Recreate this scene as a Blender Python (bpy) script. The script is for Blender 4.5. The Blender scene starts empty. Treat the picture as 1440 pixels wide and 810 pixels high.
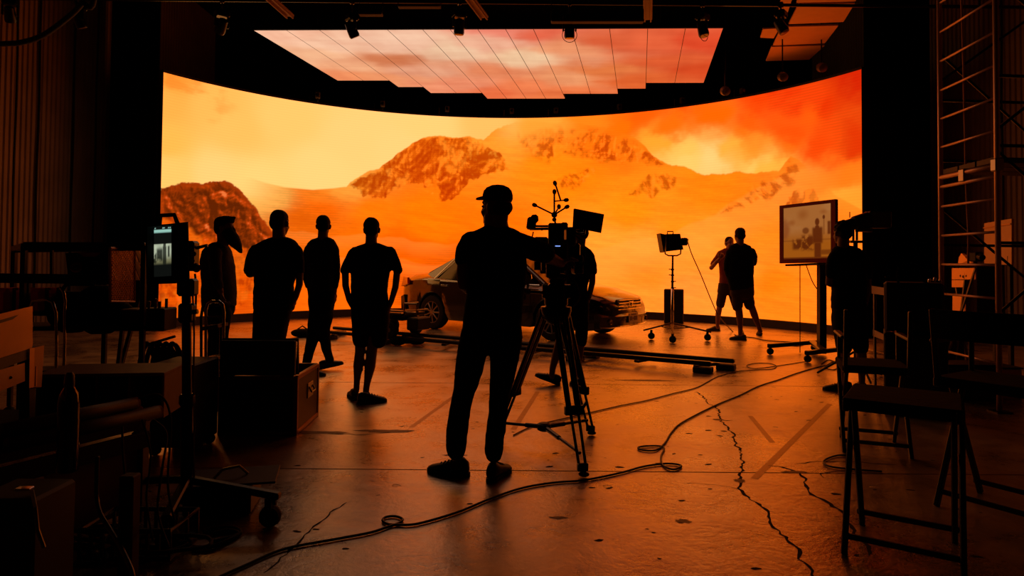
import bpy, math, random
import numpy as np
from mathutils import Vector, Matrix
random.seed(7)
SC = bpy.context.scene
COL = SC.collection
PI = math.pi

# ------------------------------------------------------------------ camera
FPX, PPY, CAMH = 940.0, 341.4, 1.35            # focal length and principal row for 1440x810, lens height
PITCH, ROLL = math.radians(1.5), math.radians(0.5)
FW = Vector((0, math.cos(PITCH), math.sin(PITCH)))
U0 = Vector((0, -math.sin(PITCH), math.cos(PITCH)))
R0 = Vector((1, 0, 0))
RT = R0 * math.cos(ROLL) + U0 * math.sin(ROLL)
UP = U0 * math.cos(ROLL) - R0 * math.sin(ROLL)
CAMP = Vector((0, 0, CAMH))
cd = bpy.data.cameras.new('camera')
cam = bpy.data.objects.new('camera', cd)
COL.objects.link(cam)
cd.sensor_fit = 'HORIZONTAL'; cd.sensor_width = 36.0
cd.lens = FPX / 1440 * 36.0
cd.shift_y = (PPY - 405.0) / 1440.0
cd.clip_start = 0.05; cd.clip_end = 100
mw = Matrix((RT, UP, -FW)).transposed().to_4x4(); mw.translation = CAMP
cam.matrix_world = mw
SC.camera = cam

# ------------------------------------------------------------------ world, exposure
w = bpy.data.worlds.new('world'); SC.world = w; w.use_nodes = True
w.node_tree.nodes['Background'].inputs[0].default_value = (0.02, 0.012, 0.008, 1)
w.node_tree.nodes['Background'].inputs[1].default_value = 0.1
SC.view_settings.view_transform = 'Standard'; SC.view_settings.look = 'None'
SC.view_settings.exposure = 0.0; SC.view_settings.gamma = 1.0
SC.view_settings.use_curve_mapping = False
SC.cycles.use_denoising = True
SC.cycles.max_bounces = 6; SC.cycles.diffuse_bounces = 3; SC.cycles.glossy_bounces = 3
SC.cycles.sample_clamp_indirect = 4.0
SCREEN_GAIN = 1.0                                # light output of the diode screens

def ray(x, y): return FW + RT * ((x - 720) / FPX) - UP * ((y - PPY) / FPX)
def at(x, y, Y):                                 # point of the photo's sight line at distance Y into the room
    d = ray(x, y); return CAMP + d * (Y / d.y)
def gr(x, y, z=0.0):                             # ... where it meets the height z
    d = ray(x, y); return CAMP + d * ((z - CAMH) / d.z)

# ------------------------------------------------------------------ mesh helpers
class MB:
    def __init__(s): s.v = []; s.f = []
    def add(s, vs, fs):
        n = len(s.v); s.v += [Vector(p) for p in vs]; s.f += [tuple(i + n for i in f) for f in fs]; return s
    def box(s, c, size, rot=None, b=0.0):
        """chamfered box: centre, full size, rotation (z angle or Matrix)"""
        hx, hy, hz = size[0] / 2, size[1] / 2, size[2] / 2
        b = min(b, hx * .9, hy * .9, hz * .9)
        M = rot if isinstance(rot, Matrix) else Matrix.Rotation(rot or 0, 3, 'Z')
        c = Vector(c)
        if b <= 0:
            vs = [(x * hx, y * hy, z * hz) for z in (-1, 1) for y in (-1, 1) for x in (-1, 1)]
            fs = [(0, 2, 3, 1), (4, 5, 7, 6), (0, 1, 5, 4), (2, 6, 7, 3), (0, 4, 6, 2), (1, 3, 7, 5)]
            return s.add([M @ Vector(v) + c for v in vs], fs)
        vs = []; idx = {}
        for sx in (-1, 1):
            for sy in (-1, 1):
                for sz in (-1, 1):
                    for k in range(3):
                        p = [sx * hx, sy * hy, sz * hz]
                        for q in range(3):
                            if q != k: p[q] -= (sx, sy, sz)[q] * b
                        idx[(sx, sy, sz, k)] = len(vs); vs.append(p)
        I = idx; fs = []
        for k in range(3):
            a, d = [q for q in range(3) if q != k]
            for sg in (-1, 1):
                loop = []
                for (p, q) in ((-1, -1), (1, -1), (1, 1), (-1, 1)):
                    t = [0, 0, 0]; t[k] = sg; t[a] = p; t[d] = q; loop.append(I[(*t, k)])
                if (sg > 0) == (k == 1): loop.reverse()
                fs.append(tuple(loop))
            for p in (-1, 1):                      # edges along axis k
                for q in (-1, 1):
                    t0 = [0, 0, 0]; t1 = [0, 0, 0]; t0[k] = -1; t1[k] = 1
                    t0[a] = t1[a] = p; t0[d] = t1[d] = q
                    fs.append((I[(*t0, a)], I[(*t1, a)], I[(*t1, d)], I[(*t0, d)]))
        for sx in (-1, 1):
            for sy in (-1, 1):
                for sz in (-1, 1): fs.append(tuple(I[(sx, sy, sz, k)] for k in range(3)))
        return s.add([M @ Vector(v) + c for v in vs], fs)
    def bar(s, p0, p1, wd, ht, b=0.0, upv=(0, 0, 1)):
        """rectangular bar between two points"""
        p0 = Vector(p0); p1 = Vector(p1); d = p1 - p0; L = d.length
        if L < 1e-6: return s
        y = d / L; u = Vector(upv)
        if abs(y.dot(u)) > .98: u = Vector((0, 1, 0)) if abs(y.z) > .5 else Vector((0, 0, 1))
        x = y.cross(u).normalized(); z = x.cross(y)
        return s.box((p0 + p1) / 2, (wd, L, ht), Matrix((x, y, z)).transposed(), b)
    def rings(s, rs, cap=True, close=False):
        n = len(rs[0]); base = len(s.v)
        for r in rs: s.v += [Vector(p) for p in r]
        for k in range(len(rs) - 1):
            for i in range(n):
                j = (i + 1) % n
                s.f.append((base + k * n + i, base + k * n + j, base + (k + 1) * n + j, base + (k + 1) * n + i))
        if cap:
            s.f.append(tuple(base + i for i in range(n))[::-1])
            s.f.append(tuple(base + (len(rs) - 1) * n + i for i in range(n)))
        return s
    def tube(s, pts, r, n=8, cap=True, round_=False):
        pts = [Vector(p) for p in pts]
        m = len(pts)
        rr = list(r) if isinstance(r, (list, tuple)) else [r] * m
        if round_:
            d0 = (pts[0] - pts[1]).normalized(); d1 = (pts[-1] - pts[-2]).normalized()
            pts = [pts[0] + d0 * rr[0] * .95, pts[0] + d0 * rr[0] * .6] + pts + [pts[-1] + d1 * rr[-1] * .6, pts[-1] + d1 * rr[-1] * .95]
            rr = [rr[0] * .3, rr[0] * .8] + rr + [rr[-1] * .8, rr[-1] * .3]; m = len(pts)
        t0 = (pts[1] - pts[0]).normalized()
        u = Vector((0, 0, 1)) if abs(t0.z) < .9 else Vector((0, 1, 0))
        x = t0.cross(u).normalized(); rs = []
        for i in range(m):
            t = (pts[min(i + 1, m - 1)] - pts[max(i - 1, 0)])
            t = t.normalized() if t.length > 1e-9 else t0
            x = (x - t * x.dot(t))
            x = x.normalized() if x.length > 1e-6 else t.orthogonal().normalized()
            y = t.cross(x)
            rs.append([pts[i] + (x * math.cos(a) + y * math.sin(a)) * rr[i] for a in [2 * PI * k / n for k in range(n)]])
        return s.rings(rs, cap)
    def cyl(s, p0, p1, r0, r1=None, n=12): return s.tube([p0, p1], [r0, r0 if r1 is None else r1], n)
    def ell(s, c, r, M=None, nu=12, nv=8):
        c = Vector(c); M = M or Matrix.Identity(3); rs = []
        for k in range(1, nv):
            a = PI * k / nv
            rs.append([c + M @ Vector((r[0] * math.sin(a) * math.cos(t), r[1] * math.sin(a) * math.sin(t), -r[2] * math.cos(a))) for t in [2 * PI * i / nu for i in range(nu)]])
        return s.rings(rs)
    def lathe(s, c, prof, n=16, M=None):
        """prof: (radius, z) pairs about the axis through c"""
        c = Vector(c); M = M or Matrix.Identity(3)
        return s.rings([[c + M @ Vector((r * math.cos(t), r * math.sin(t), z)) for t in [2 * PI * i / n for i in range(n)]] for r, z in prof])
    def quad(s, a, b, c, d, th=0.0):
        """four corner plate with thickness"""
        a, b, c, d = map(Vector, (a, b, c, d))
        if th <= 0: return s.add([a, b, c, d], [(0, 1, 2, 3)])
        nrm = (b - a).cross(d - a).normalized() * th
        return s.add([a, b, c, d, a + nrm, b + nrm, c + nrm, d + nrm], [(0, 3, 2, 1), (4, 5, 6, 7), (0, 1, 5, 4), (1, 2, 6, 5), (2, 3, 7, 6), (3, 0, 4, 7)])
    def prism(s, poly, nrm):
        """closed outline pushed along nrm"""
        n = len(poly); nrm = Vector(nrm); p = [Vector(q) for q in poly]
        return s.add(p + [q + nrm for q in p], [tuple(range(n))[::-1], tuple(range(n, 2 * n))] + [(i, (i + 1) % n, n + (i + 1) % n, n + i) for i in range(n)])
    def mesh(s, name, off=None):
        me = bpy.data.meshes.new(name)
        o = off or Vector((0, 0, 0))
        me.from_pydata([tuple(v - o) for v in s.v], [], s.f)
        me.update(); return me

def origin(o):
    t = Vector((0, 0, 0))
    while o is not None: t += o.location; o = o.parent
    return t
def put(name, me, m, parent=None, smooth=False):
    o = bpy.data.objects.new(name, me); COL.objects.link(o)
    if m is not None: me.materials.append(m)
    if parent is not None: o.parent = parent
    if smooth:
        me.polygons.foreach_set('use_smooth', [True] * len(me.polygons))
        if smooth == 2: sharp(me)
    return o
def sharp(me, ang=40):
    try: me.set_sharp_from_angle(angle=math.radians(ang))
    except Exception: pass
def part(name, mb, m, parent=None, world=False, smooth=False, label=None, kind=None):
    """one mesh object; with world=True the coordinates are room coordinates"""
    o = put(name, mb.mesh(name, origin(parent) if (world and parent) else None), m, parent, smooth)
    if label: o['label'] = label
    if kind: o['kind'] = kind
    return o
def tag(o, label=None, cat=None, group=None, kind=None):
    for k, v in (('label', label), ('category', cat), ('group', group), ('kind', kind)):
        if v: o[k] = v
    return o
def thing(name, label, cat, loc=(0, 0, 0), rz=0, group=None):
    o = bpy.data.objects.new(name, None); COL.objects.link(o)
    o.location = loc; o.rotation_euler = (0, 0, rz); o.empty_display_size = .1
    return tag(o, label, cat, group)
def solo(name, mb, m, label, cat, loc, group=None, smooth=False):
    """a thing that is one mesh, given in room coordinates"""
    loc = Vector(loc)
    o = put(name, mb.mesh(name, loc), m, None, smooth); o.location = loc
    return tag(o, label, cat, group)
def copy_tree(o, parent=None, loc=None, rz=None, label=None, group=None):
    kids = [c for c in COL.objects if c.parent == o]
    c = o.copy(); COL.objects.link(c); c.parent = parent
    if loc is not None: c.location = loc
    if rz is not None: c.rotation_euler = (0, 0, rz)
    if label: c['label'] = label
    if group: c['group'] = group
    for k in kids: copy_tree(k, c)
    return c

# ------------------------------------------------------------------ materials
def lin1(c): c /= 255.0; return c / 12.92 if c <= .04045 else ((c + .055) / 1.055) ** 2.4
def rgb(r, g, b): return (lin1(r), lin1(g), lin1(b), 1)
MATS = {}
def mat(name, col, rough=.5, metal=0.0, var=.15, scale=8.0, bump=0.0, spec=.5, coat=0.0, coord='Object'):
    if name in MATS: return MATS[name]
    m = bpy.data.materials.new(name); m.use_nodes = True; nt = m.node_tree; N = nt.nodes; L = nt.links
    b = N['Principled BSDF']; b.inputs['Roughness'].default_value = rough; b.inputs['Metallic'].default_value = metal
    b.inputs['Specular IOR Level'].default_value = spec; b.inputs['Coat Weight'].default_value = coat
    b.inputs['Coat Roughness'].default_value = .08
    tc = N.new('ShaderNodeTexCoord'); nz = N.new('ShaderNodeTexNoise'); nz.inputs['Scale'].default_value = scale; nz.inputs['Detail'].default_value = 4
    L.new(tc.outputs[coord], nz.inputs['Vector'])
    rp = N.new('ShaderNodeMix'); rp.data_type = 'RGBA'
    rp.inputs[6].default_value = [c * (1 - var) for c in col[:3]] + [1]
    rp.inputs[7].default_value = [min(1, c * (1 + var)) for c in col[:3]] + [1]
    L.new(nz.outputs['Fac'], rp.inputs[0]); L.new(rp.outputs[2], b.inputs['Base Color'])
    if bump:
        bp = N.new('ShaderNodeBump'); bp.inputs['Strength'].default_value = bump; bp.inputs['Distance'].default_value = .01
        L.new(nz.outputs['Fac'], bp.inputs['Height']); L.new(bp.outputs[0], b.inputs['Normal'])
    MATS[name] = m; return m
def emis(name, col, strength):
    m = bpy.data.materials.new(name); m.use_nodes = True; N = m.node_tree.nodes; L = m.node_tree.links
    N.remove(N['Principled BSDF']); e = N.new('ShaderNodeEmission')
    e.inputs[0].default_value = col; e.inputs[1].default_value = strength
    L.new(e.outputs[0], N['Material Output'].inputs[0]); MATS[name] = m; return m
def screen_mat(name, strength, sampling='AUTO'):
    """a lit display: the picture is the per-vertex colour of the display's own surface"""
    m = emis(name, (1, 1, 1, 1), strength); N = m.node_tree.nodes; L = m.node_tree.links
    a = N.new('ShaderNodeVertexColor'); a.layer_name = 'picture'
    L.new(a.outputs[0], [n for n in N if n.type == 'EMISSION'][0].inputs[0])
    try: m.cycles.emission_sampling = sampling
    except Exception: pass
    return m
BLACK = mat('black_paint', rgb(14, 13, 13), .55)
SATIN = mat('satin_black_metal', rgb(20, 19, 19), .32, .6)
RUBBER = mat('black_rubber', rgb(12, 12, 12), .8)
STEEL = mat('bare_steel', rgb(120, 116, 112), .32, 1.0)
ALU = mat('brushed_aluminium', rgb(165, 160, 155), .35, 1.0)
CHROME = mat('chrome', rgb(215, 213, 210), .12, 1.0, .03)
WOOD = mat('worn_plywood', rgb(120, 84, 50), .6, 0, .3, 12, .2)
DKWOOD = mat('dark_wood', rgb(48, 32, 22), .6, 0, .3, 10, .2)
CLOTH_BLACK = mat('black_cloth', rgb(13, 12, 12), .95, 0, .25, 30, .3, .2)
CLOTH_NAVY = mat('charcoal_cloth', rgb(24, 23, 25), .95, 0, .25, 30, .3, .2)
DENIM = mat('dark_denim', rgb(18, 19, 24), .92, 0, .3, 40, .3, .2)
SKIN = mat('skin', rgb(120, 78, 58), .55, 0, .1, 15, 0, .4)
HAIR = mat('dark_hair', rgb(14, 10, 8), .75, 0, .3, 60, .4, .2)
PLASTIC = mat('dark_grey_plastic', rgb(28, 27, 27), .45)
GLASSBLK = mat('dark_glass', rgb(8, 9, 8), .06, 0, .05, 4, 0, .6)
# ------------------------------------------------------------------ noise and the picture shown on the display wall (a: metres along the wall, h: height)
SKY=[(-7.79,4.87,255,160,55),(-7.88,4.37,250,180,75),(-6.8,4.45,252,190,88),(-7.83,3.56,255,190,80),(-5.22,4.41,253,205,108),(-3.55,4.11,254,212,122),(-1.83,4.68,254,212,120),(-0.24,4.83,253,195,98),(1.0,4.79,255,168,55),(2.06,4.79,255,135,22),(3.12,4.55,255,115,5),(4.33,4.44,252,112,8),(3.9,4.14,255,168,45),(4.5,3.85,255,200,90),(5.17,3.58,255,212,122),(6.16,3.37,255,200,92),(6.56,3.38,254,185,65),(4.5,3.52,255,208,105),(5.67,3.73,255,180,60),(6.72,3.76,246,110,15),(5.83,4.02,250,112,12),(5.17,4.58,253,104,2),(6.32,4.64,242,66,4),(6.8,4.84,238,52,4),(7.44,4.57,240,66,8),(7.25,4.3,247,95,12),(8.36,4.78,218,36,4),(7.59,4.4,236,50,2),(7.59,3.7,242,72,6),(8.35,3.59,232,54,4),(6.8,3.96,244,78,6),(8.2,3.08,252,125,22),(8.2,2.68,254,165,48),(8.35,2.27,255,160,42),(6.16,4.21,248,90,6),(-7.67,3.03,255,205,105),(-6.77,3.06,255,212,122),(-5.83,2.93,255,215,122),(-5.98,2.31,250,200,95),(-6.33,4.09,254,196,95),(-4.38,3.37,254,215,125),(-2.52,4.02,254,214,125),(3.46,4.77,250,96,6),(4.49,4.91,244,76,5),(6.0,3.77,254,150,38),(7.59,3.01,252,130,28),(8.04,1.75,255,150,40)]
GND=[(-5.51,2.72,240,165,70),(-4.37,2.8,242,125,25),(-4.85,2.21,234,96,4),(-3.52,1.84,244,110,3),(-5.17,1.56,236,100,4),(-2.49,1.69,240,98,1),(-1.8,2.31,255,124,2),(-3.19,2.44,252,122,6),(-4.36,2.47,240,98,2),(-0.04,1.98,252,118,3),(-0.91,1.09,238,92,2),(-1.78,0.74,236,84,2),(-2.23,1.52,246,100,1),(1.01,3.76,255,138,12),(1.72,3.39,255,134,8),(3.13,2.5,253,143,12),(5.17,2.91,255,134,12),(5.91,2.55,253,130,14),(4.33,2.14,255,144,20),(2.78,1.73,255,160,45),(5.17,1.96,255,150,30),(6.32,2.08,253,135,22),(3.48,1.65,255,160,48),(3.65,1.14,252,138,22),(4.84,1.72,255,156,40),(6.16,1.71,254,142,28),(6.64,0.9,253,128,10),(6.8,0.62,254,138,22),(8.19,0.69,250,132,28),(8.19,1.62,254,142,32),(6.8,1.49,254,138,28),(-5.47,0.46,246,104,5),(-6.1,0.49,232,80,4),(-4.34,0.76,244,106,5),(-3.49,0.41,248,110,6),(2.61,0.79,255,150,38),(4.76,0.68,254,150,50),(5.17,0.54,255,152,46),(0.3,4.3,255,155,42),(1.0,4.47,252,134,24),(2.24,4.43,248,116,10),(3.12,4.2,250,120,12),(7.27,3.04,250,128,26),(7.58,2.32,250,122,18),(-3.87,3.05,245,160,55),(-7.77,0.83,225,70,4),(3.48,0.47,255,152,42),(5.83,1.18,254,148,36)]
RIDGE=[(-5.91,3.06),(-5.67,3.0),(-5.19,2.93),(-4.54,2.92),(-4.04,2.99),(-3.75,3.05),(-3.65,3.18),(-3.49,3.27),(-3.2,3.44),(-2.77,3.68),(-2.52,3.92),(-2.31,4.05),(-2.17,4.22),(-1.91,4.36),(-1.69,4.42),(-1.39,4.42),(-1.12,4.39),(-0.77,4.42),(-0.42,4.36),(-0.24,4.52),(-0.06,4.67),(0.47,4.79),(1.53,4.79),(2.59,4.58),(3.21,4.37),(3.41,4.25),(3.68,3.96),(3.99,3.7),(4.24,3.57),(4.58,3.53),(4.84,3.35),(5.34,3.29),(5.83,3.3),(6.4,3.26),(6.72,3.23),(6.85,3.4),(6.99,3.52),(7.15,3.44),(7.35,3.23),(7.59,2.98),(7.97,2.63),(8.53,2.32)]
CRAG=[(-7.9,2.69),(-7.74,2.73),(-7.49,2.8),(-7.25,2.84),(-7.07,2.87),(-6.77,2.92),(-6.49,2.99),(-6.37,2.95),(-6.22,2.85),(-6.06,2.68),(-5.9,2.51),(-5.74,2.33),(-5.6,2.17),(-5.43,1.94),(-5.3,1.64),(-5.28,0.85),(-5.94,0.41),(-6.4,0.05),(-7.83,-0.12)]
CRAG_LOW=[(-7.89,2.05),(-7.5,2.14),(-7.32,2.01),(-7.05,1.88),(-6.74,1.82),(-6.28,1.61),(-5.96,1.39),(-5.39,1.4),(-5.36,-0.16),(-7.84,0.02)]
M1=[(-3.75,3.05),(-3.49,3.27),(-2.77,3.68),(-2.17,4.22),(-1.69,4.42),(-0.77,4.42),(-0.24,4.2),(0.16,3.85),(0.21,3.62),(-0.23,3.4),(-0.76,3.3),(-1.11,2.8),(-1.46,2.76),(-1.9,3.15),(-2.51,3.05),(-2.76,2.8),(-3.28,2.81),(-3.45,3.02)]
M2=[(0.38,4.65),(1.71,4.77),(3.21,4.37),(3.41,4.25),(3.99,3.7),(4.24,3.57),(3.9,3.48),(3.47,3.57),(2.95,3.66),(2.51,3.75),(2.07,3.82),(1.54,3.89),(1.1,3.76),(0.74,3.9),(0.47,4.21)]
M3=[(3.07,2.85),(3.33,3.07),(3.68,3.41),(3.81,3.51),(4.16,3.46),(4.33,3.28),(4.36,2.95),(3.99,2.91),(3.56,2.8)]
M4=[(5.25,2.43),(5.67,2.72),(6.32,3.06),(6.72,3.2),(6.96,3.49),(7.27,3.24),(7.12,2.88),(6.64,2.73),(6.16,2.54),(5.67,2.44)]
M5=[(6.8,2.5),(7.04,2.75),(7.27,2.87),(7.46,2.77),(7.66,2.52),(7.74,2.31)]
M6=[(1.44,3.31),(1.72,3.52),(2.25,3.69),(2.6,3.63),(2.39,3.38),(1.9,3.18),(1.55,3.08)]
def lin(c):
    c=np.asarray(c,float)/255.
    return np.where(c<=.04045,c/12.92,((c+.055)/1.055)**2.4)
def hsh(i,j,s):
    n=(i*374761393+j*668265263+s*974634777)&0xffffffff
    n=((n^(n>>13))*1274126177)&0xffffffff
    return ((n^(n>>16))&0xffff)/65535.
def vnoise(x,y,s=0):
    xi=np.floor(x).astype(np.int64);yi=np.floor(y).astype(np.int64)
    fx=x-xi;fy=y-yi;fx=fx*fx*(3-2*fx);fy=fy*fy*(3-2*fy)
    a=hsh(xi,yi,s);b=hsh(xi+1,yi,s);c=hsh(xi,yi+1,s);d=hsh(xi+1,yi+1,s)
    return (a*(1-fx)+b*fx)*(1-fy)+(c*(1-fx)+d*fx)*fy
def fbm(x,y,o=5,s=0):
    v=0;a=.5;t=0
    for k in range(o):
        v=v+a*vnoise(x,y,s+k);t+=a;a*=.55;x=x*2.03+7.1;y=y*2.03+3.7
    return v/t
def ridged(x,y,o=5,s=0):
    v=0;a=.5;t=0
    for k in range(o):
        v=v+a*(1-np.abs(2*vnoise(x,y,s+k)-1));t+=a;a*=.55;x=x*2.1+5.3;y=y*2.1+1.7
    return v/t
def field(pts,x,y,w):
    num=0;den=1e-12
    for (a,h,r,g,b) in pts:
        k=1./((((x-a)**2+((y-h)*1.3)**2)+w*w)**2)
        num=num+k[...,None]*lin((r,g,b));den=den+k
    return num/den[...,None]
def inside(poly,x,y):
    c=np.zeros(x.shape,bool);n=len(poly)
    for i in range(n):
        x1,y1=poly[i];x2,y2=poly[(i+1)%n]
        if y1==y2: continue
        c^=((y1>y)!=(y2>y))&(x<(x2-x1)*(y-y1)/(y2-y1)+x1)
    return c
def edist(poly,x,y):
    d=np.full(x.shape,1e9);n=len(poly)
    for i in range(n):
        x1,y1=poly[i];x2,y2=poly[(i+1)%n];dx=x2-x1;dy=y2-y1
        t=np.clip(((x-x1)*dx+(y-y1)*dy)/(dx*dx+dy*dy+1e-12),0,1)
        d=np.minimum(d,np.hypot(x-x1-t*dx,y-y1-t*dy))
    return np.where(inside(poly,x,y),d,-d)
def sst(a,b,v):
    t=np.clip((v-a)/(b-a),0,1);return t*t*(3-2*t)
def mix(a,b,t): return a*(1-t[...,None])+b*t[...,None]
def screen_picture(x,y):
    n1=fbm(x*1.1,y*1.6,5,3)-.5;n2=fbm(x*1.1+9,y*1.6+4,5,11)-.5
    sky=field(SKY,x+n1*.9*sst(-1,3,x),y+n2*(.15+.55*sst(2,4,x)),.20)
    gnd=field(GND,x+n1*.6,y+n2*.3,.25)
    # drifting dust cloud on the right of the sky
    cl=sst(.45,.75,fbm(x*1.3+3,y*2.6,5,21))*sst(4.0,6.5,x)*sst(3.3,3.9,y)
    sky=mix(sky,lin((255,120,30))*np.ones_like(sky),cl*.10)
    cl=sst(.5,.75,fbm(x*1.8+31,y*3.6,5,25))*sst(-6.0,-7.0,x)*sst(3.9,4.5,y)
    sky=mix(sky,lin((238,130,35))*np.ones_like(sky),cl*.5)
    # sand ripples
    rp=fbm(x*2.2,y*13+x*1.5,4,31)-.5
    rp2=fbm(x*14,y*30,3,35)-.5
    gnd=gnd*(1+.34*rp[...,None]*np.array([.35,1,1.1]))*(1+.12*rp2[...,None]*np.array([.5,1,1.2]))
    # large dune edge in the lower right: lighter below
    rx=np.array([p[0] for p in RIDGE]);ry=np.array([p[1] for p in RIDGE])
    j=(fbm(x*5,y*0,4,41)-.5)*.12
    rid=np.interp(x,rx,ry,left=ry[0],right=ry[-1])+j*sst(-3.9,-3.5,x)*sst(7.4,6.9,x)
    m=sst(-.02,.02,rid-y)
    m=m*np.maximum(sst(-6.3,-5.0,x+(2.9-y)*.5),sst(2.3,1.4,y+(fbm(x*2,y*2,3,43)-.5)*.4)*sst(-9,-5.9,x+3))                       # the dune dissolves into the haze on the left
    m=m*(1-sst(4.05,4.75,y+(fbm(x*1.3,y*2,4,44)-.5)*.8)*sst(-.3,.6,x)*.85)
    haze=sst(6.9,7.7,x+(fbm(x*1.5,y*2,4,45)-.5)*1.0)
    m=m*(1-haze*sst(1.9,2.9,y)*.8)
    col=mix(sky,gnd,m)
    # broad pale dune that rises to the right under the rocky slope
    dc=np.interp(x,[1.2,2.6,4.2,5.2,6.4,7.2],[1.45,1.75,2.05,2.45,3.0,3.3])+(fbm(x*1.5,y,3,51)-.5)*.25
    k=sst(0,.10,dc-y)*sst(1.2,.5,dc-y)*sst(1.2,2.6,x)*sst(8.2,6.8,x)
    col=mix(col,lin((255,168,66))*np.ones_like(col),k*.32)
    for (x0,x1,y0,y1,s_) in ((-5.6,-1.0,2.05,1.78,.5),(-5.2,-1.2,1.55,1.25,.35),(-2.8,2.4,1.2,1.5,.3)):
        dc=y0+(y1-y0)*(x-x0)/(x1-x0)+(fbm(x*1.2,y*0+s_,3,53)-.5)*.3
        k=sst(0,.06,dc-y)*sst(.5,.1,dc-y)*sst(x0-.4,x0+.8,x)*sst(x1+.4,x1-.8,x)
        col=mix(col,lin((255,160,60))*np.ones_like(col),k*s_*.5)
    # rock faces
    def relief(xx,yy,sx,sy,seed,lx=.55,ly=.85):
        """light and shade of a crumpled rock face lit from the upper left"""
        def hf(a,b):
            wz=fbm(a*sx*.9,b*sy*.9,3,seed+9)*.9
            return ridged(a*sx+wz,b*sy+wz,6,seed)*.9+fbm(a*sx*3.5,b*sy*3.2,5,seed+4)*.45
        e=.035
        return (hf(xx-e*lx,yy+e*ly)-hf(xx+e*lx,yy-e*ly))/e
    def rocks(col,poly,dark,seed,sx,sy,thr,amt,soft=.12,slant=0.):
        d=edist(poly,x+(fbm(x*4,y*4,4,seed+5)-.5)*.35,y+(fbm(x*4+5,y*4,4,seed+6)-.5)*.3)
        k=sst(0,soft,d)*m
        xx=x+slant*y
        h=relief(xx,y,sx,sy,seed)
        patch=fbm(xx*sx*1.6,y*sy*1.2,5,seed+13)+.35*(fbm(xx*8,y*8,3,seed+14)-.5)
        v=sst(thr-.13,thr+.09,patch)*k*amt
        shade=sst(-3.6,3.0,-h)                        # 1 in shadow
        rock=col*(np.array([.90,.56,.22])*(1-shade[...,None])+np.array([.60,.22,.03])*shade[...,None])
        col=mix(col,rock,v)
        hi=sst(1.2,4.5,h)*k*.5*amt
        return mix(col,lin((255,150,34))*np.ones_like(col),hi)
    col=rocks(col,M1,(204,72,0),101,1.5,1.1,.40,1.0,.07)
    col=rocks(col,M2,(200,78,4),131,2.2,2.0,.50,.85,.16)
    col=rocks(col,M3,(198,76,4),151,2.6,1.6,.50,.8,.10,.5)
    col=rocks(col,M4,(214,92,14),171,2.4,2.0,.50,.8,.12,.8)
    col=rocks(col,M5,(190,72,8),181,2.5,1.5,.40,.8,.05)
    col=rocks(col,M6,(210,86,6),191,3.5,3.5,.55,.7,.10,.5)
    # near crag at the left edge
    d=edist(CRAG,x+(fbm(x*6,y*6,4,205)-.5)*.12,y+(fbm(x*6+5,y*6,4,206)-.5)*.12)
    k=sst(0,.025,d)
    wz=fbm(x*2.2,y*2.2,4,207)*1.3
    sl=x*1.0+y*.55
    r=ridged(sl*1.5+wz,y*.9-x*.3+wz,5,208)
    r2=ridged(sl*6+wz*2.4,y*3.2+wz*2,6,212)
    low=sst(-.05,.15,edist(CRAG_LOW,x+(fbm(x*3,y*3,4,215)-.5)*.5,y+(fbm(x*3+3,y*3,4,216)-.5)*.5))
    hc=relief(x,y,.9,1.0,230,-.6,.8)+.5*relief(x,y,2.6,2.2,240,-.6,.8)
    base=mix(lin((100,34,2))*np.ones_like(col),lin((150,52,4))*np.ones_like(col),sst(-2.5,2.5,hc))
    base=mix(base,lin((214,70,10))*np.ones_like(col),sst(1.4,5.0,hc)*.9)
    base=mix(base,lin((255,140,70))*np.ones_like(col),sst(4.2,8.0,hc)*.6)
    base=mix(base,lin((200,66,8))*np.ones_like(col),sst(.22,.0,d)*.55*sst(.35,.65,r2))
    lowc=mix(lin((246,90,2))*np.ones_like(col),lin((196,56,2))*np.ones_like(col),sst(-.5,3.5,-hc)*.75)
    lowc=mix(lowc,lin((255,140,30))*np.ones_like(col),sst(.60,.76,r)*.25)
    base=mix(base,lowc,low*.85)
    col=mix(col,base,k)
    # fine line structure of the diode rows
    col=col*(1+.035*np.sin(y*2*np.pi/.055))[...,None]
    # the display outshines the exposure in red: its red stays above white level
    col=np.clip(col,0,1); col[...,0]*=1+.65*sst(.84,1.0,col[...,0]); return col
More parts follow.
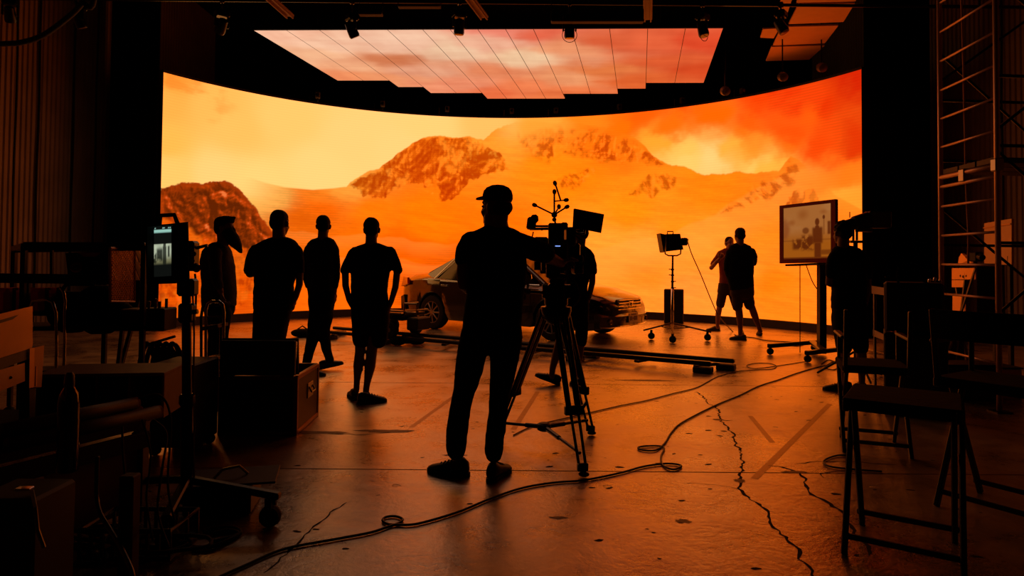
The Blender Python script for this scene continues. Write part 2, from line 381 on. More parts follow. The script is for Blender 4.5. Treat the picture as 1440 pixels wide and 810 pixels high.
# ================================================================== STRUCTURE
def floor_mat():
    m = bpy.data.materials.new('worn_concrete'); m.use_nodes = True; nt = m.node_tree; N = nt.nodes; L = nt.links
    b = N['Principled BSDF']; g = N.new('ShaderNodeNewGeometry')
    def noise(sc, det=5, dist=0.0, rough=.55):
        n = N.new('ShaderNodeTexNoise'); n.inputs['Scale'].default_value = sc; n.inputs['Detail'].default_value = det
        n.inputs['Distortion'].default_value = dist; n.inputs['Roughness'].default_value = rough
        L.new(g.outputs['Position'], n.inputs['Vector']); return n.outputs['Fac']
    def ramp(src, *st):
        r = N.new('ShaderNodeValToRGB'); e = r.color_ramp.elements
        while len(e) < len(st): e.new(.5)
        for k, (p, c) in enumerate(st): e[k].position = p; e[k].color = c if isinstance(c, tuple) else (c, c, c, 1)
        L.new(src, r.inputs[0]); return r.outputs[0]
    def mth(op, a, bb):
        q = N.new('ShaderNodeMath'); q.operation = op
        for k, v in ((0, a), (1, bb)):
            if isinstance(v, (int, float)): q.inputs[k].default_value = v
            else: L.new(v, q.inputs[k])
        return q.outputs[0]
    big = noise(.55, 6, .6, .6); mid = noise(2.6, 8, .4, .65); fine = noise(26, 6, 0, .6)
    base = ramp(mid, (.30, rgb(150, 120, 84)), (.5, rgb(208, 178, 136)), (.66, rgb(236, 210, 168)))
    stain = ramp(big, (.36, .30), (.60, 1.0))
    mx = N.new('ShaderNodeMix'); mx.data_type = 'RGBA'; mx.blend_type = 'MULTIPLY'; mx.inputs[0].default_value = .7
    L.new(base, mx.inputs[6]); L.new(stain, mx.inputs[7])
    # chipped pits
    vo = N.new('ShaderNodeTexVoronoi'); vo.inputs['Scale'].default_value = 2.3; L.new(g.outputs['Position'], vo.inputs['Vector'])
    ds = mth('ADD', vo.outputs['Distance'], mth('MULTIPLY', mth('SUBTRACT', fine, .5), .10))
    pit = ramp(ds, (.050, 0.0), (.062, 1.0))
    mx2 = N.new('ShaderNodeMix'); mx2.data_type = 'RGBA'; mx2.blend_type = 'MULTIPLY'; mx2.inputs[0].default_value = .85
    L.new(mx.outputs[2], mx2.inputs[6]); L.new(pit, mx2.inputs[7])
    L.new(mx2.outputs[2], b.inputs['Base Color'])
    rg = mth('ADD', ramp(mid, (.3, .20), (.7, .36)), mth('MULTIPLY', ramp(big, (.38, .0), (.62, 1.0)), .10))
    rg = mth('ADD', rg, mth('MULTIPLY', mth('SUBTRACT', fine, .5), .18))
    L.new(rg, b.inputs['Roughness']); b.inputs['Specular IOR Level'].default_value = .9
    L.new(ramp(mid, (.34, .55), (.56, 1.0)), b.inputs['Coat Weight']); b.inputs['Coat IOR'].default_value = 2.0; b.inputs['Metallic'].default_value = .45; L.new(mth('ADD', rg, -.02), b.inputs['Coat Roughness'])
    h = mth('ADD', mth('MULTIPLY', fine, .35), mth('MULTIPLY', mid, 1.1))
    h = mth('ADD', h, mth('MULTIPLY', pit, .8))
    bp = N.new('ShaderNodeBump'); bp.inputs['Strength'].default_value = .5; bp.inputs['Distance'].default_value = .014
    L.new(h, bp.inputs['Height']); L.new(bp.outputs[0], b.inputs['Normal']); L.new(bp.outputs[0], b.inputs['Coat Normal'])
    return m
FLOOR = floor_mat()
CRACK = mat('crack_dirt', rgb(14, 10, 8), .95, 0, .3, 20)
XL, XR, YB, YF, ZC = -8.6, 8.6, 19.0, -4.0, 8.2
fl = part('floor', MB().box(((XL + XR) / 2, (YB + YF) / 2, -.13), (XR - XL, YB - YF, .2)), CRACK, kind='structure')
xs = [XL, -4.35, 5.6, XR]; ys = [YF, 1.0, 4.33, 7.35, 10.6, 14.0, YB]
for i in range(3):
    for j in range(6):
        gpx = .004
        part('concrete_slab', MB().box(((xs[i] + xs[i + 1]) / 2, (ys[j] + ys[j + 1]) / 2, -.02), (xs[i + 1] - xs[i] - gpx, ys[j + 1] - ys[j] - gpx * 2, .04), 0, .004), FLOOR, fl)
# cracks that wander over the slabs, widening and narrowing
def ribbon(name, pix, w0, w1, seed, wander=.02, step=.035, matl=None):
    rnd = random.Random(seed); pts = [gr(x, y, 0) for x, y in pix]; P = []
    for a, b_ in zip(pts, pts[1:]):
        n = max(1, int((b_ - a).length / step))
        P += [a.lerp(b_, k / n) for k in range(n)]
    P.append(pts[-1]); vs = []; fs = []
    off = 0
    for k, p in enumerate(P):
        d = (P[min(k + 1, len(P) - 1)] - P[max(k - 1, 0)]).normalized(); s = Vector((-d.y, d.x, 0))
        off = off * .72 + rnd.uniform(-wander, wander)
        wd = rnd.uniform(w0, w1) * (0.3 if k in (0, len(P) - 1) else 1)
        q = p + s * off
        vs += [q + s * wd / 2 + Vector((0, 0, .0012)), q - s * wd / 2 + Vector((0, 0, .0012))]
        if k: fs.append((2 * k - 2, 2 * k - 1, 2 * k + 1, 2 * k))
    return part(name, MB().add(vs, fs), matl or CRACK, fl)
ribbon('crack', [(980, 551), (1005.6, 573), (1014, 590), (1039, 629), (1050, 651), (1044, 690), (1078, 723), (1100, 751), (1133, 796), (1142, 820)], .005, .022, 1, .018)
ribbon('crack', [(1082, 656), (1094, 655.5), (1122, 665), (1144, 695.6), (1183, 723), (1218, 781)], .006, .026, 2, .018)
ribbon('crack', [(489, 706.7), (439, 740), (400, 779), (370, 806)], .004, .014, 3, .012)
ribbon('crack', [(1116, 652), (1150, 649), (1204, 650), (1262, 655)], .004, .016, 4, .01)
ribbon('crack', [(1009, 590), (1022, 592), (1030, 591)], .004, .02, 5, .01)
ribbon('crack', [(1160, 672), (1152, 666), (1168, 663), (1195, 662)], .004, .012, 6, .01)
ribbon('crack', [(430, 606), (500, 612), (573, 606)], .003, .02, 7, .012)
ribbon('crack', [(1044, 690), (1010, 682), (960, 680)], .002, .006, 8, .008)
TAPE = mat('worn_floor_tape', rgb(176, 140, 98), .36, .35, .3, 20)
for a, b_, wd in (((1061, 673), (1167, 568), .045), ((722, 604), (756, 551), .045), ((578, 601), (639, 557), .04), ((1055, 585), (1086, 622), .04)):
    A, B = gr(*a), gr(*b_); d = (B - A); s = Vector((-d.y, d.x, 0)).normalized() * wd / 2; up = Vector((0, 0, .0011))
    part('floor_tape', MB().quad(A + s + up, A - s + up, B - s + up, B + s + up), TAPE, fl)

# chipped pits: small irregular hollows scattered over the slabs, one joined part
prn = random.Random(11); vs = []; fs = []
for k in range(170):
    x = prn.uniform(-3.6, 3.6); y = prn.uniform(2.0, 6.8); rr_ = prn.uniform(.005, .018) * (1.5 if prn.random() < .12 else 1); an = prn.uniform(-.5, .5); n = 9; b0 = len(vs)
    for i in range(n):
        a = 2 * PI * i / n; q = rr_ * prn.uniform(.6, 1.15); u_, v_ = q * 1.7 * math.cos(a), q * .8 * math.sin(a)
        vs.append((x + u_ * math.cos(an) - v_ * math.sin(an), y + u_ * math.sin(an) + v_ * math.cos(an), .0011))
    fs.append(tuple(range(b0, b0 + n)))
part('pits', MB().add(vs, fs), mat('pit_dirt', rgb(44, 28, 18), .9, 0, .3, 20), fl, kind='stuff')
for (px_, py_, wx, wy, sd_) in ((1010, 590, .05, .03, 3), (440, 608, .35, .05, 4), (540, 606, .25, .05, 5), (908, 535, .35, .05, 6), (1118, 664, .09, .03, 7), (960, 733, .05, .03, 8), (785, 728, .06, .02, 9), (1040, 676, .04, .04, 10), (640, 640, .10, .02, 12)):
    q = gr(px_, py_, 0); r_ = random.Random(sd_); pts = [(q.x + wx * math.cos(a) * r_.uniform(.6, 1.1), q.y + wy * math.sin(a) * r_.uniform(.5, 1.2), .0014) for a in [2 * PI * i / 22 for i in range(22)]]
    part('worn_patch', MB().add(pts, [tuple(range(22))]), mat('worn_patch_grey', rgb(110, 82, 54), .5, 0, .4, 25, .6), fl)

# walls: ribbed siding, one folded sheet per wall
WALLM = mat('brown_ribbed_siding', rgb(150, 128, 96), .62, 0, .35, 1.6, .1, .3)
DARKM = mat('blackened_brick', rgb(20, 16, 14), .9, 0, .3, 3, .2, .2)
def ribbed(name, x, sgn, y0, y1, z1, pitch=.125, dep=.028, matl=None):
    prof = []; y = y0
    while y < y1:
        prof += [(0, y), (0, y + pitch * .45), (dep, y + pitch * .55), (dep, y + pitch * .92)]; y += pitch
    vs = []; fs = []
    for d, yy in prof: vs += [(x - sgn * d, yy, 0), (x - sgn * d, yy, z1)]
    for k in range(len(prof) - 1): fs.append((2 * k, 2 * k + 2, 2 * k + 3, 2 * k + 1))
    return part(name, MB().add(vs, fs), matl or WALLM, kind='structure')
wl = ribbed('wall_left', XL + .03, -1, YF, YB, ZC)
wr = ribbed('wall_right', XR - .03, 1, YF, YB, ZC)
part('wall_back', MB().box((0, YB + .1, ZC / 2), (XR - XL, .2, ZC)), DARKM, kind='structure')
part('wall_front', MB().box((0, YF - .1, ZC / 2), (XR - XL, .2, ZC)), DARKM, kind='structure')
ce = part('ceiling', MB().box((0, (YB + YF) / 2, ZC + .1), (XR - XL, YB - YF, .2)), DARKM, kind='structure')
for yy in (3, 6, 9, 12, 15):
    part('roof_beam', MB().box((0, yy, ZC - .18), (XR - XL, .16, .34)), DARKM, ce)
SEAM = mat('siding_seam', rgb(26, 17, 12), .8)
for wobj, x, sg, lst in ((wl, XL + .07, -1, (11.95, 12.9, 13.6, 11.4)), (wr, XR - .07, 1, (9.3, 10.9, 11.6, 10.1))):
    for yy in lst:                                 # dark joint covers running up the siding
        pts = [(x, yy + .012 * math.sin(z * 2.1 + yy), z) for z in [k * .6 for k in range(int(ZC / .6) + 1)]]
        part('joint_cover', MB().tube(pts, .02, 5), SEAM, wobj)

# ------------------------------------------------------------------ curved diode wall
CX, CY, RR = -0.317, 9.40, 7.22
TH0, TH1, ZS0, ZS1 = math.radians(-62.41), math.radians(67.70), .17, 4.90
led = thing('led_wall', 'huge curved display wall showing an orange desert with rocky mountains', 'screen', (CX, CY + RR, 0))
def arc(th, r, z): return Vector((CX + r * math.sin(th), CY + r * math.cos(th), z))
def picture_mesh(name, P, nx, ny, colr, off):
    """grid display of nx x ny points; P and colr are (ny, nx, 3) arrays"""
    me = bpy.data.meshes.new(name)
    i = np.arange(nx - 1)[None, :] + nx * np.arange(ny - 1)[:, None]
    F = np.stack([i, i + 1, i + 1 + nx, i + nx], -1).reshape(-1)
    me.vertices.add(nx * ny); me.vertices.foreach_set('co', (P - np.array(off)).astype(np.float32).ravel())
    nf = (nx - 1) * (ny - 1)
    me.loops.add(nf * 4); me.loops.foreach_set('vertex_index', F.astype(np.int32))
    me.polygons.add(nf); me.polygons.foreach_set('loop_start', np.arange(0, nf * 4, 4, dtype=np.int32))
    me.update(calc_edges=True)
    at_ = me.color_attributes.new('picture', 'FLOAT_COLOR', 'POINT')
    c4 = np.ones((nx * ny, 4), np.float32); c4[:, :3] = colr.reshape(-1, 3); at_.data.foreach_set('color', c4.ravel())
    return me
NX, NY = 960, 330
th = np.linspace(TH0, TH1, NX)[None, :] * np.ones((NY, 1)); zz = np.linspace(ZS0, ZS1, NY)[:, None] * np.ones((1, NX))
P3 = np.stack([CX + RR * np.sin(th), CY + RR * np.cos(th), zz], -1)
SCRM = screen_mat('diode_wall_light', SCREEN_GAIN, 'AUTO')
o = put('display', picture_mesh('display', P3, NX, NY, screen_picture(th * RR, zz), led.location), SCRM, led)
def arcbox(r0, r1, z0, z1, t0=TH0, t1=TH1, n=64):
    rs = []
    for k in range(n + 1):
        t = t0 + (t1 - t0) * k / n
        rs.append([arc(t, r0, z0), arc(t, r1, z0), arc(t, r1, z1), arc(t, r0, z1)])
    return MB().rings(rs)
part('base_skirt', arcbox(RR - .06, RR + .12, 0, ZS0 - .004), BLACK, led, True)
part('top_cap', arcbox(RR + .005, RR + .12, ZS1 + .002, ZS1 + .05), BLACK, led, True)
part('housing', arcbox(RR + .006, RR + .11, ZS0, ZS1), BLACK, led, True)
for k in range(14):
    t = TH0 + (TH1 - TH0) * (k + .5) / 14
    a = arc(t, RR + .12, 0); b_ = arc(t, RR + .12, ZS1); c = arc(t, RR + 1.0, 0)
    part('back_brace', MB().bar(a, b_, .05, .05).bar(c, b_ - Vector((0, 0, .6)), .05, .05).bar(a + Vector((0, 0, .03)), c + Vector((0, 0, .03)), .05, .05), SATIN, led, True)
# little posts and sensors along the top edge
PALE = mat('pale_plastic', rgb(190, 175, 160), .5)
GREYP = mat('dim_grey_plastic', rgb(70, 62, 58), .5)
for px, nm in ((435, 'left end of the top edge'), (527, 'top edge, above the crag'), (618, 'top edge, above the tallest mountain'), (709, 'top edge, left of its middle'), (771, 'top edge, at its middle'), (860, 'top edge, above the red cloud'), (948, 'top edge, above the bright gap'), (1032, 'right part of the top edge')):
    d = ray(px, 155); o_ = Vector((CAMP.x - CX, CAMP.y - CY)); dd = Vector((d.x, d.y))
    A = dd.dot(dd); B = 2 * o_.dot(dd); C_ = o_.dot(o_) - (RR + .06) ** 2
    t = (-B + math.sqrt(B * B - 4 * A * C_)) / (2 * A); q = CAMP + d * t
    q = Vector((q.x, q.y, ZS1 + .05))
    part('marker_post', MB().cyl(q, q + Vector((0, 0, .17)), .014, n=8), CHROME, led, True)
    s = thing('tracking_sensor', 'small boxy tracking sensor on the display wall, ' + nm, 'sensor', q + Vector((.19, 0, 0)), 0, 'tracking sensors on the display wall')
    part('housing', MB().box((0, 0, .14), (.10, .12, .15), .2, .015), GREYP, s)
    part('lens', MB().cyl((0, -.06, .14), (0, -.09, .14), .035, .03), GLASSBLK, s)
    part('bracket', MB().box((0, 0, .03), (.03, .03, .06)), BLACK, s)

# ------------------------------------------------------------------ overhead diode panels in stepped columns
CZ = 5.0
CEIL = [(380,50,250,190,148),(450,58,245,190,148),(420,75,243,178,128),(500,95,238,165,115),(480,108,242,145,90),(560,84,208,118,72),(570,60,243,190,150),(640,70,240,195,150),(700,60,243,180,140),(640,120,238,142,98),(740,125,240,125,72),(700,132,238,112,62),(750,80,240,195,145),(800,70,238,150,98),(800,110,236,150,95),(790,132,236,118,62),(860,60,218,92,50),(850,100,228,120,60),(920,60,228,95,52),(930,90,220,88,42),(990,60,222,72,36),(980,100,218,76,32),(900,115,224,98,42),(700,46,236,130,100),(760,50,228,100,66),(690,100,228,130,82),(600,100,232,160,118),(540,110,240,150,95)]
CEILF = []
for x, y, r, g, b_ in CEIL:
    q = gr(x, y, CZ); CEILF.append((q.x, q.y, r, g, b_))
A_ = gr(357, 43, CZ); B_ = gr(1017, 40, CZ); EA = Vector((.188, .982, 0)); AB = B_ - A_
def solve(px, py):
    q = gr(px, py, CZ) - A_; det = AB.x * EA.y - AB.y * EA.x
    return (q.x * EA.y - q.y * EA.x) / det, (AB.x * q.y - AB.y * q.x) / det
STEP = []
for x0, y0, x1, y1 in ((470, 112, 549, 114.4), (557, 121.7, 596, 123), (604, 129.5, 679, 132), (684, 138.3, 795, 139), (795, 132.6, 869, 131), (869.5, 125.2, 908, 124), (908.4, 117.3, 992, 115.7)):
    t0, s0 = solve(x0, y0); t1, s1 = solve(x1, y1); STEP.append((t0, t1, (s0 + s1) / 2))
cled = thing('overhead_led_canopy', 'pale orange glowing overhead display made of panels in stepped columns', 'screen', (0, 12, CZ + .1))
CLM = screen_mat('diode_canopy_light', SCREEN_GAIN, 'AUTO')
edges = [0.0]
for t0, t1, s in STEP[:-1]: edges.append(t1)
edges.append(1.0)
def ceil_pic(x, y):
    f = field(CEILF, x + (fbm(x * 1.2, y * 1.2, 4, 61) - .5) * .9, y + (fbm(x * 1.2 + 9, y * 1.2, 4, 62) - .5) * .7, .15)
    u = x * .982 - y * .188; v = x * .188 + y * .982
    st = fbm(u * 5, v * .9, 5, 63) - .5; st2 = fbm(u * .9 + v * .8, v * 4 - u, 5, 64) - .5
    return np.array([1.0, 1.0, 1.12]) * np.clip(f * (1 + (.30 * st + .45 * st2)[..., None] * np.array([.5, 1, 1.1])), 0, 1)
for (e0, e1), (t0, t1, s) in zip(zip(edges, edges[1:]), STEP):
    nc = max(1, round((e1 - e0) * AB.length / .5)); nr = max(1, round(s / .5))
    for i in range(nc):
        for j in range(nr):
            g_ = .004
            ta, tb = e0 + (e1 - e0) * i / nc, e0 + (e1 - e0) * (i + 1) / nc; sa, sb = s * j / nr, s * (j + 1) / nr
            c0 = A_ + AB * ta + EA * sa; c1 = A_ + AB * tb + EA * sa; c2 = A_ + AB * tb + EA * sb; c3 = A_ + AB * ta + EA * sb
            mid = (c0 + c1 + c2 + c3) / 4
            gx = AB.normalized() * .005; gy = EA * .0006; c0 = c0 + gx + gy; c3 = c3 + gx - gy; c1 = c1 - gx + gy; c2 = c2 - gx - gy
            n = 7; U_, V_ = np.meshgrid(np.linspace(0, 1, n), np.linspace(0, 1, n))
            a0, a1, a2, a3 = [np.array(q) for q in (c0, c1, c2, c3)]
            Pq = (a0 * ((1 - U_) * (1 - V_))[..., None] + a1 * (U_ * (1 - V_))[..., None] + a2 * (U_ * V_)[..., None] + a3 * ((1 - U_) * V_)[..., None])
            me = picture_mesh('led_panel', Pq[::-1], n, n, ceil_pic(Pq[::-1][..., 0], Pq[::-1][..., 1]), cled.location)
            ob = put('led_panel', me, CLM, cled)
part('panel_backing', MB().quad(A_ + Vector((0, 0, .01)), B_ + Vector((0, 0, .01)), B_ + EA * STEP[-1][2] + Vector((0, 0, .01)), A_ + EA * STEP[0][2] + Vector((0, 0, .01)), .1), BLACK, cled, True)
for (e0, e1), (t0, t1, s) in zip(zip(edges, edges[1:]), STEP):
    p0 = A_ + AB * e0; p1 = A_ + AB * e1; z_ = Vector((0, 0, .012))
    part('column_frame', MB().quad(p0 + z_, p1 + z_, p1 + EA * s + z_, p0 + EA * s + z_, .09), BLACK, cled, True)
for k in range(4):
    t = .12 + .25 * k; q = A_ + AB * t
    for yy in (.3, 2.4):
        q2 = q + EA * yy
        part('hanging_wire', MB().cyl(q2 + Vector((0, 0, .1)), Vector((q2.x, q2.y, ZC)), .006, n=5), STEEL, cled, True)
# black drapes that close the gaps beside the display wall
DRAPE = mat('black_velour_drape', rgb(7, 6, 6), 1.0, 0, .2, 10, 0, .05)
def drape(x0, y0, x1, y1, z1, name, label):
    n = int(math.hypot(x1 - x0, y1 - y0) / .045); vs = []; fs = []
    d = Vector((x1 - x0, y1 - y0, 0)); nn = Vector((-d.y, d.x, 0)).normalized()
    for k in range(n + 1):
        q = Vector((x0, y0, 0)) + d * k / n + nn * .05 * math.sin(k * 1.4 + math.sin(k * .35) * 1.3)
        vs += [q + Vector((0, 0, .01)), q + Vector((0, 0, z1))]
        if k: fs.append((2 * k - 2, 2 * k, 2 * k + 1, 2 * k - 1))
    o = solo(name, MB().add(vs, fs), DRAPE, label, 'curtain', (x0, y0, 0), smooth=True)
    md = o.modifiers.new('thick', 'SOLIDIFY'); md.thickness = .006
drape(-6.80, 12.75, -8.45, 13.9, 7.6, 'stage_drape', 'tall black drape left of the curved display wall')
drape(6.42, 12.15, 7.75, 12.3, 7.6, 'stage_drape', 'tall black drape right of the curved display wall')

# ================================================================== PEOPLE
def remesh(mb, voxel, smooth=2, noise=0.0):
    me = mb.mesh('tmp'); ob = bpy.data.objects.new('tmp', me); COL.objects.link(ob)
    r = ob.modifiers.new('r', 'REMESH'); r.mode = 'VOXEL'; r.voxel_size = voxel; r.use_smooth_shade = True
    s = ob.modifiers.new('s', 'SMOOTH'); s.factor = .5; s.iterations = smooth
    dg = bpy.context.evaluated_depsgraph_get(); dg.update()
    out = bpy.data.meshes.new_from_object(ob.evaluated_get(dg))
    bpy.data.objects.remove(ob); bpy.data.meshes.remove(me)
    if noise:
        n = len(out.vertices); co = np.empty(n * 3, np.float32); out.vertices.foreach_get('co', co); co = co.reshape(-1, 3)
        nr = np.empty(n * 3, np.float32); out.vertices.foreach_get('normal', nr); nr = nr.reshape(-1, 3)
        d = fbm(co[:, 0] * 9 + co[:, 1] * 5, co[:, 2] * 11 + co[:, 1] * 4, 4, 77) - .5 + .6 * (ridged(co[:, 0] * 6 + co[:, 2] * 4, co[:, 2] * 5 - co[:, 1] * 6, 3, 78) - .5)
        co = co + nr * (d * noise)[:, None]; out.vertices.foreach_set('co', co.ravel()); out.update()
    return out
def put_world(name, me, m, parent, loc):
    me.transform(Matrix.Translation(-loc)); me.name = name
    o = put(name, me, m, parent, 1); return o
class Fig:
    def __init__(s, Y): s.Y = Y; s.body = MB(); s.extra = MB(); s.cl = {}; s.shoes = []
    def J(s, x, y, dy=0.0): return at(x, y, s.Y + dy)
    def c(s, name):
        if name not in s.cl: s.cl[name] = MB()
        return s.cl[name]
    def limb(s, mb, pts, dr=0.0, n=12):
        P = []; R_ = []
        for p in pts:
            x, y, r = p[:3]; dy = p[3] if len(p) > 3 else 0.0
            P.append(s.J(x, y, dy)); R_.append(max(.012, r * (s.Y + dy) / FPX + dr))
        mb.tube(P, R_, n, round_=True)
    def trunk(s, mb, rows, yaw=0.0, dr=0.0):
        rs = []
        for (y, xl, xr, dep, *e) in rows:
            dy = e[0] if e else 0.0
            c = s.J((xl + xr) / 2, y, dy); hw = (xr - xl) / 2 * (s.Y + dy) / FPX + dr; hd = dep / 2 + dr; ring = []
            for k in range(24):
                a = 2 * PI * k / 24; ca, sa = math.cos(a), math.sin(a)
                ring.append(c + Vector((math.copysign(abs(ca) ** .82, ca) * hw, math.copysign(abs(sa) ** .82, sa) * hd, 0)))
            rs.append(ring)
        mb.rings(rs[::-1])
    def head(s, x, y, yaw, hs=1.0, pitch=0.0, dy=0.0, hair='short', tilt=0.0):
        c = s.J(x, y, dy); M = Matrix.Rotation(yaw, 3, 'Z') @ Matrix.Rotation(tilt, 3, 'Y') @ Matrix.Rotation(pitch, 3, 'X')
        def q(a, b, d): return c + M @ Vector((a, b, d)) * hs
        def e(mb, p, r, nu=14, nv=10): mb.ell(q(*p), [k * hs for k in r], M, nu, nv)
        B = s.body
        e(B, (0, -.005, .025), (.074, .094, .092)); e(B, (0, .03, -.04), (.060, .062, .078)); e(B, (0, .072, -.088), (.028, .026, .024))
        e(B, (0, .062, .028), (.055, .030, .022))                                   # brow
        e(B, (.030, .074, -.035), (.022, .018, .022)); e(B, (-.030, .074, -.035), (.022, .018, .022))  # cheeks
        B.tube([q(0, .088, .018), q(0, .103, -.008), q(0, .108, -.026)], [.009 * hs, .011 * hs, .016 * hs], 8, round_=True)
        e(B, (0, .090, -.053), (.022, .012, .007)); e(B, (0, .088, -.064), (.020, .012, .007))
        for sg in (-1, 1):
            e(B, (sg * .078, -.004, -.012), (.010, .020, .032)); e(B, (sg * .082, -.010, .002), (.012, .016, .018))
            e(s.extra, (sg * .030, .080, .004), (.012, .010, .009), 8, 6)            # eyeballs
        B.tube([q(0, -.025, -.03), s.J(x, y, dy) + Vector((0, -.025, -.16 * hs))], [.058 * hs, .060 * hs], 12, round_=True)
        if hair:
            h = s.c('hair'); e(h, (0, -.020, .045), (.082, .092, .086)); e(h, (0, -.055, .0), (.074, .056, .075))
            if hair == 'tall': e(h, (0, .015, .085), (.068, .085, .052))
            if hair == 'curly':
                for k in range(26):
                    a = k * 2.4; zz_ = (k / 26) * 1.3 - .2
                    r_ = math.sqrt(max(0, 1 - min(1, abs(zz_)) ** 2))
                    e(h, (.074 * r_ * math.cos(a), -.025 + .08 * r_ * math.sin(a), .045 + .08 * zz_), (.024, .024, .022), 7, 5)
        return q
    def hand(s, wrist, d, nrm, curl=.5, side=1, sc=1.0):
        """palm, four bent fingers of different lengths and a thumb off the side of the palm"""
        d = Vector(d).normalized(); nrm = Vector(nrm); nrm = (nrm - d * nrm.dot(d)).normalized(); t = d.cross(nrm) * side
        w_ = Vector(wrist); X = s.extra
        rs = []
        for k, (u, hw, th_) in enumerate(((-.03, .026, .020), (0, .030, .019), (.035, .039, .018), (.07, .042, .016), (.092, .040, .012), (.099, .030, .007))):
            rs.append([w_ + (d * u + t * hw * math.cos(a) + nrm * th_ * math.sin(a)) * sc for a in [2 * PI * i / 12 for i in range(12)]])
        X.rings(rs)
        for k, (L_, off) in enumerate(((.072, .031), (.082, .011), (.076, -.010), (.060, -.030))):
            p = w_ + (d * (.088 - abs(off) * .25) + t * off) * sc; a = 0; pts = [p]; dd = d
            for j, fr in enumerate((.42, .32, .26)):
                a += curl * (.7, 1.0, .8)[j]
                dd = (d * math.cos(a) + nrm * math.sin(a) + t * off * 1.5).normalized(); p = p + dd * L_ * fr * sc; pts.append(p)
            X.tube(pts, [.0095 * sc, .009 * sc, .008 * sc, .0065 * sc], 8, round_=True)
        p = w_ + (d * .02 + t * .032) * sc; pts = [p]
        for L_, (a1, a2) in ((.036, (.75, .35)), (.030, (.95, .55)), (.024, (1.0, .75))):
            dd = (d * a1 + t * (1.15 - a2) + nrm * a2 * curl * 1.2).normalized(); p = p + dd * L_ * sc; pts.append(p)
        X.tube(pts, [.013 * sc, .012 * sc, .010 * sc, .008 * sc], 8, round_=True)
    def shoe(s, pos, yaw, pitch=0.0, lift=0.0, L=.29, high=False): s.shoes.append((Vector(pos) + Vector((0, 0, lift)), yaw, pitch, L, high))
def make_shoe(root, loc, pos, yaw, pitch, L, high, m=None):
    M = Matrix.Rotation(yaw, 3, 'Z') @ Matrix.Rotation(pitch, 3, 'X')
    hx = pos + Vector((0, 0, 0))
    def ring(y, hw, z0, z1, n=14):
        out = []
        for k in range(n):
            a = 2 * PI * k / n; out.append(hx + M @ Vector((hw * math.cos(a), y, (z0 + z1) / 2 + (z1 - z0) / 2 * math.sin(a))))
        return out
    u = L / .29; mb = MB()
    rows = ((-.078, .016, .03, .060), (-.070, .030, .018, .095), (-.040, .037, .014, .118 if high else .105), (0, .040, .012, .105), (.05, .042, .010, .085), (.10, .048, .009, .068), (.145, .047, .010, .056), (.180, .036, .012, .046), (.202, .016, .016, .034))
    mb.rings([ring(y * u, hw, z0, z1) for y, hw, z0, z1 in rows])
    sh = put('shoe', mb.mesh('shoe', loc), m or mat('dark_shoe_leather', rgb(17, 14, 13), .5, 0, .2, 20), root, 1)
    so = MB(); o1 = []
    for y, hw in ((-.084, .012), (-.078, .026), (-.05, .037), (0, .036), (.05, .039), (.10, .050), (.15, .050), (.19, .036), (.208, .014)): o1.append((y * u, hw))
    out = [(hw, y) for y, hw in o1] + [(-hw, y) for y, hw in reversed(o1)]
    so.prism([hx + M @ Vector((x, y, .0)) for x, y in out], M @ Vector((0, 0, .024)))
    s_ = put('sole', so.mesh('sole', loc), mat('shoe_sole', rgb(34, 28, 25), .8), sh)
    la = MB()
    for k in range(4):
        y = (.035 + k * .026) * u; z = .098 - k * .0105
        la.tube([hx + M @ Vector((-.026, y, z - .012)), hx + M @ Vector((0, y, z)), hx + M @ Vector((.026, y, z - .012))], .004, 5)
    put('laces', la.mesh('laces', loc), mat('shoe_lace', rgb(60, 52, 48), .9), sh, 1)
def finish(f, label, base, mats, group=None, skin=SKIN, vox=.010, shoe_mat=None):
    loc = Vector((base.x, base.y, 0))
    me = remesh(f.body, vox, 3)
    # hands and eyes join the body surface
    b = f.extra
    if b.v:
        import bmesh
        bm = bmesh.new(); bm.from_mesh(me); t = b.mesh('t'); bm.from_mesh(t); bm.to_mesh(me); bm.free()
    me.transform(Matrix.Translation(-loc))
    root = put('person', me, skin, None, 1); root.location = loc; tag(root, label, 'person', group)
    for n, mb in f.cl.items():
        m, vx, nz = mats[n]
        put_world(n, remesh(mb, vx, 3 if n != 'hair' else 1, nz), m, root, loc)
    for sh in f.shoes: make_shoe(root, loc, *sh, shoe_mat)
    return root
KN = ('hair',)
HM = (HAIR, .010, .012)

# ---- camera operator in cap, seen from behind
f = Fig(4.16); b = f.body
T = [(316, 686, 710, .13), (322, 673, 724, .17), (329, 660, 735, .20), (339, 655, 740, .22), (352, 655, 740, .24), (380, 660, 741, .25), (410, 657, 737, .24), (440, 652, 734, .25), (458, 651, 734, .25)]
sh = f.c('shirt'); f.trunk(sh, T); f.trunk(b, T[:-1], 0, -.016)
f.limb(sh, [(663, 340, 16), (655, 352, 14.5), (651, 363, 12.5)]); f.limb(sh, [(729, 342, 16, .02), (750, 350, 16, .12), (766, 356, 14.5, .22)])
f.limb(b, [(664, 342, 12), (653, 362, 10), (651, 385, 9.3), (652, 400, 9), (664, 411, 8, .12), (700, 414, 6.6, .26), (716, 412, 6, .30)])
f.limb(b, [(729, 342, 12, .02), (752, 352, 12, .12), (768, 360, 10.5, .24), (783, 367, 7.5, .38), (789, 370, 6.8, .44)])
f.hand(f.J(716, 412, .30), (1, .35, .1), (0, .2, -1), .95, 1); f.hand(f.J(789, 370, .44), (.55, 1, .15), (.6, -.2, -1), .9, -1)
P_ = [(452, 652, 734, .25), (470, 648, 734, .26), (490, 645, 733, .25), (498, 650, 728, .2)]
tr = f.c('trousers'); f.trunk(tr, P_); f.trunk(b, P_[:-1], 0, -.02)
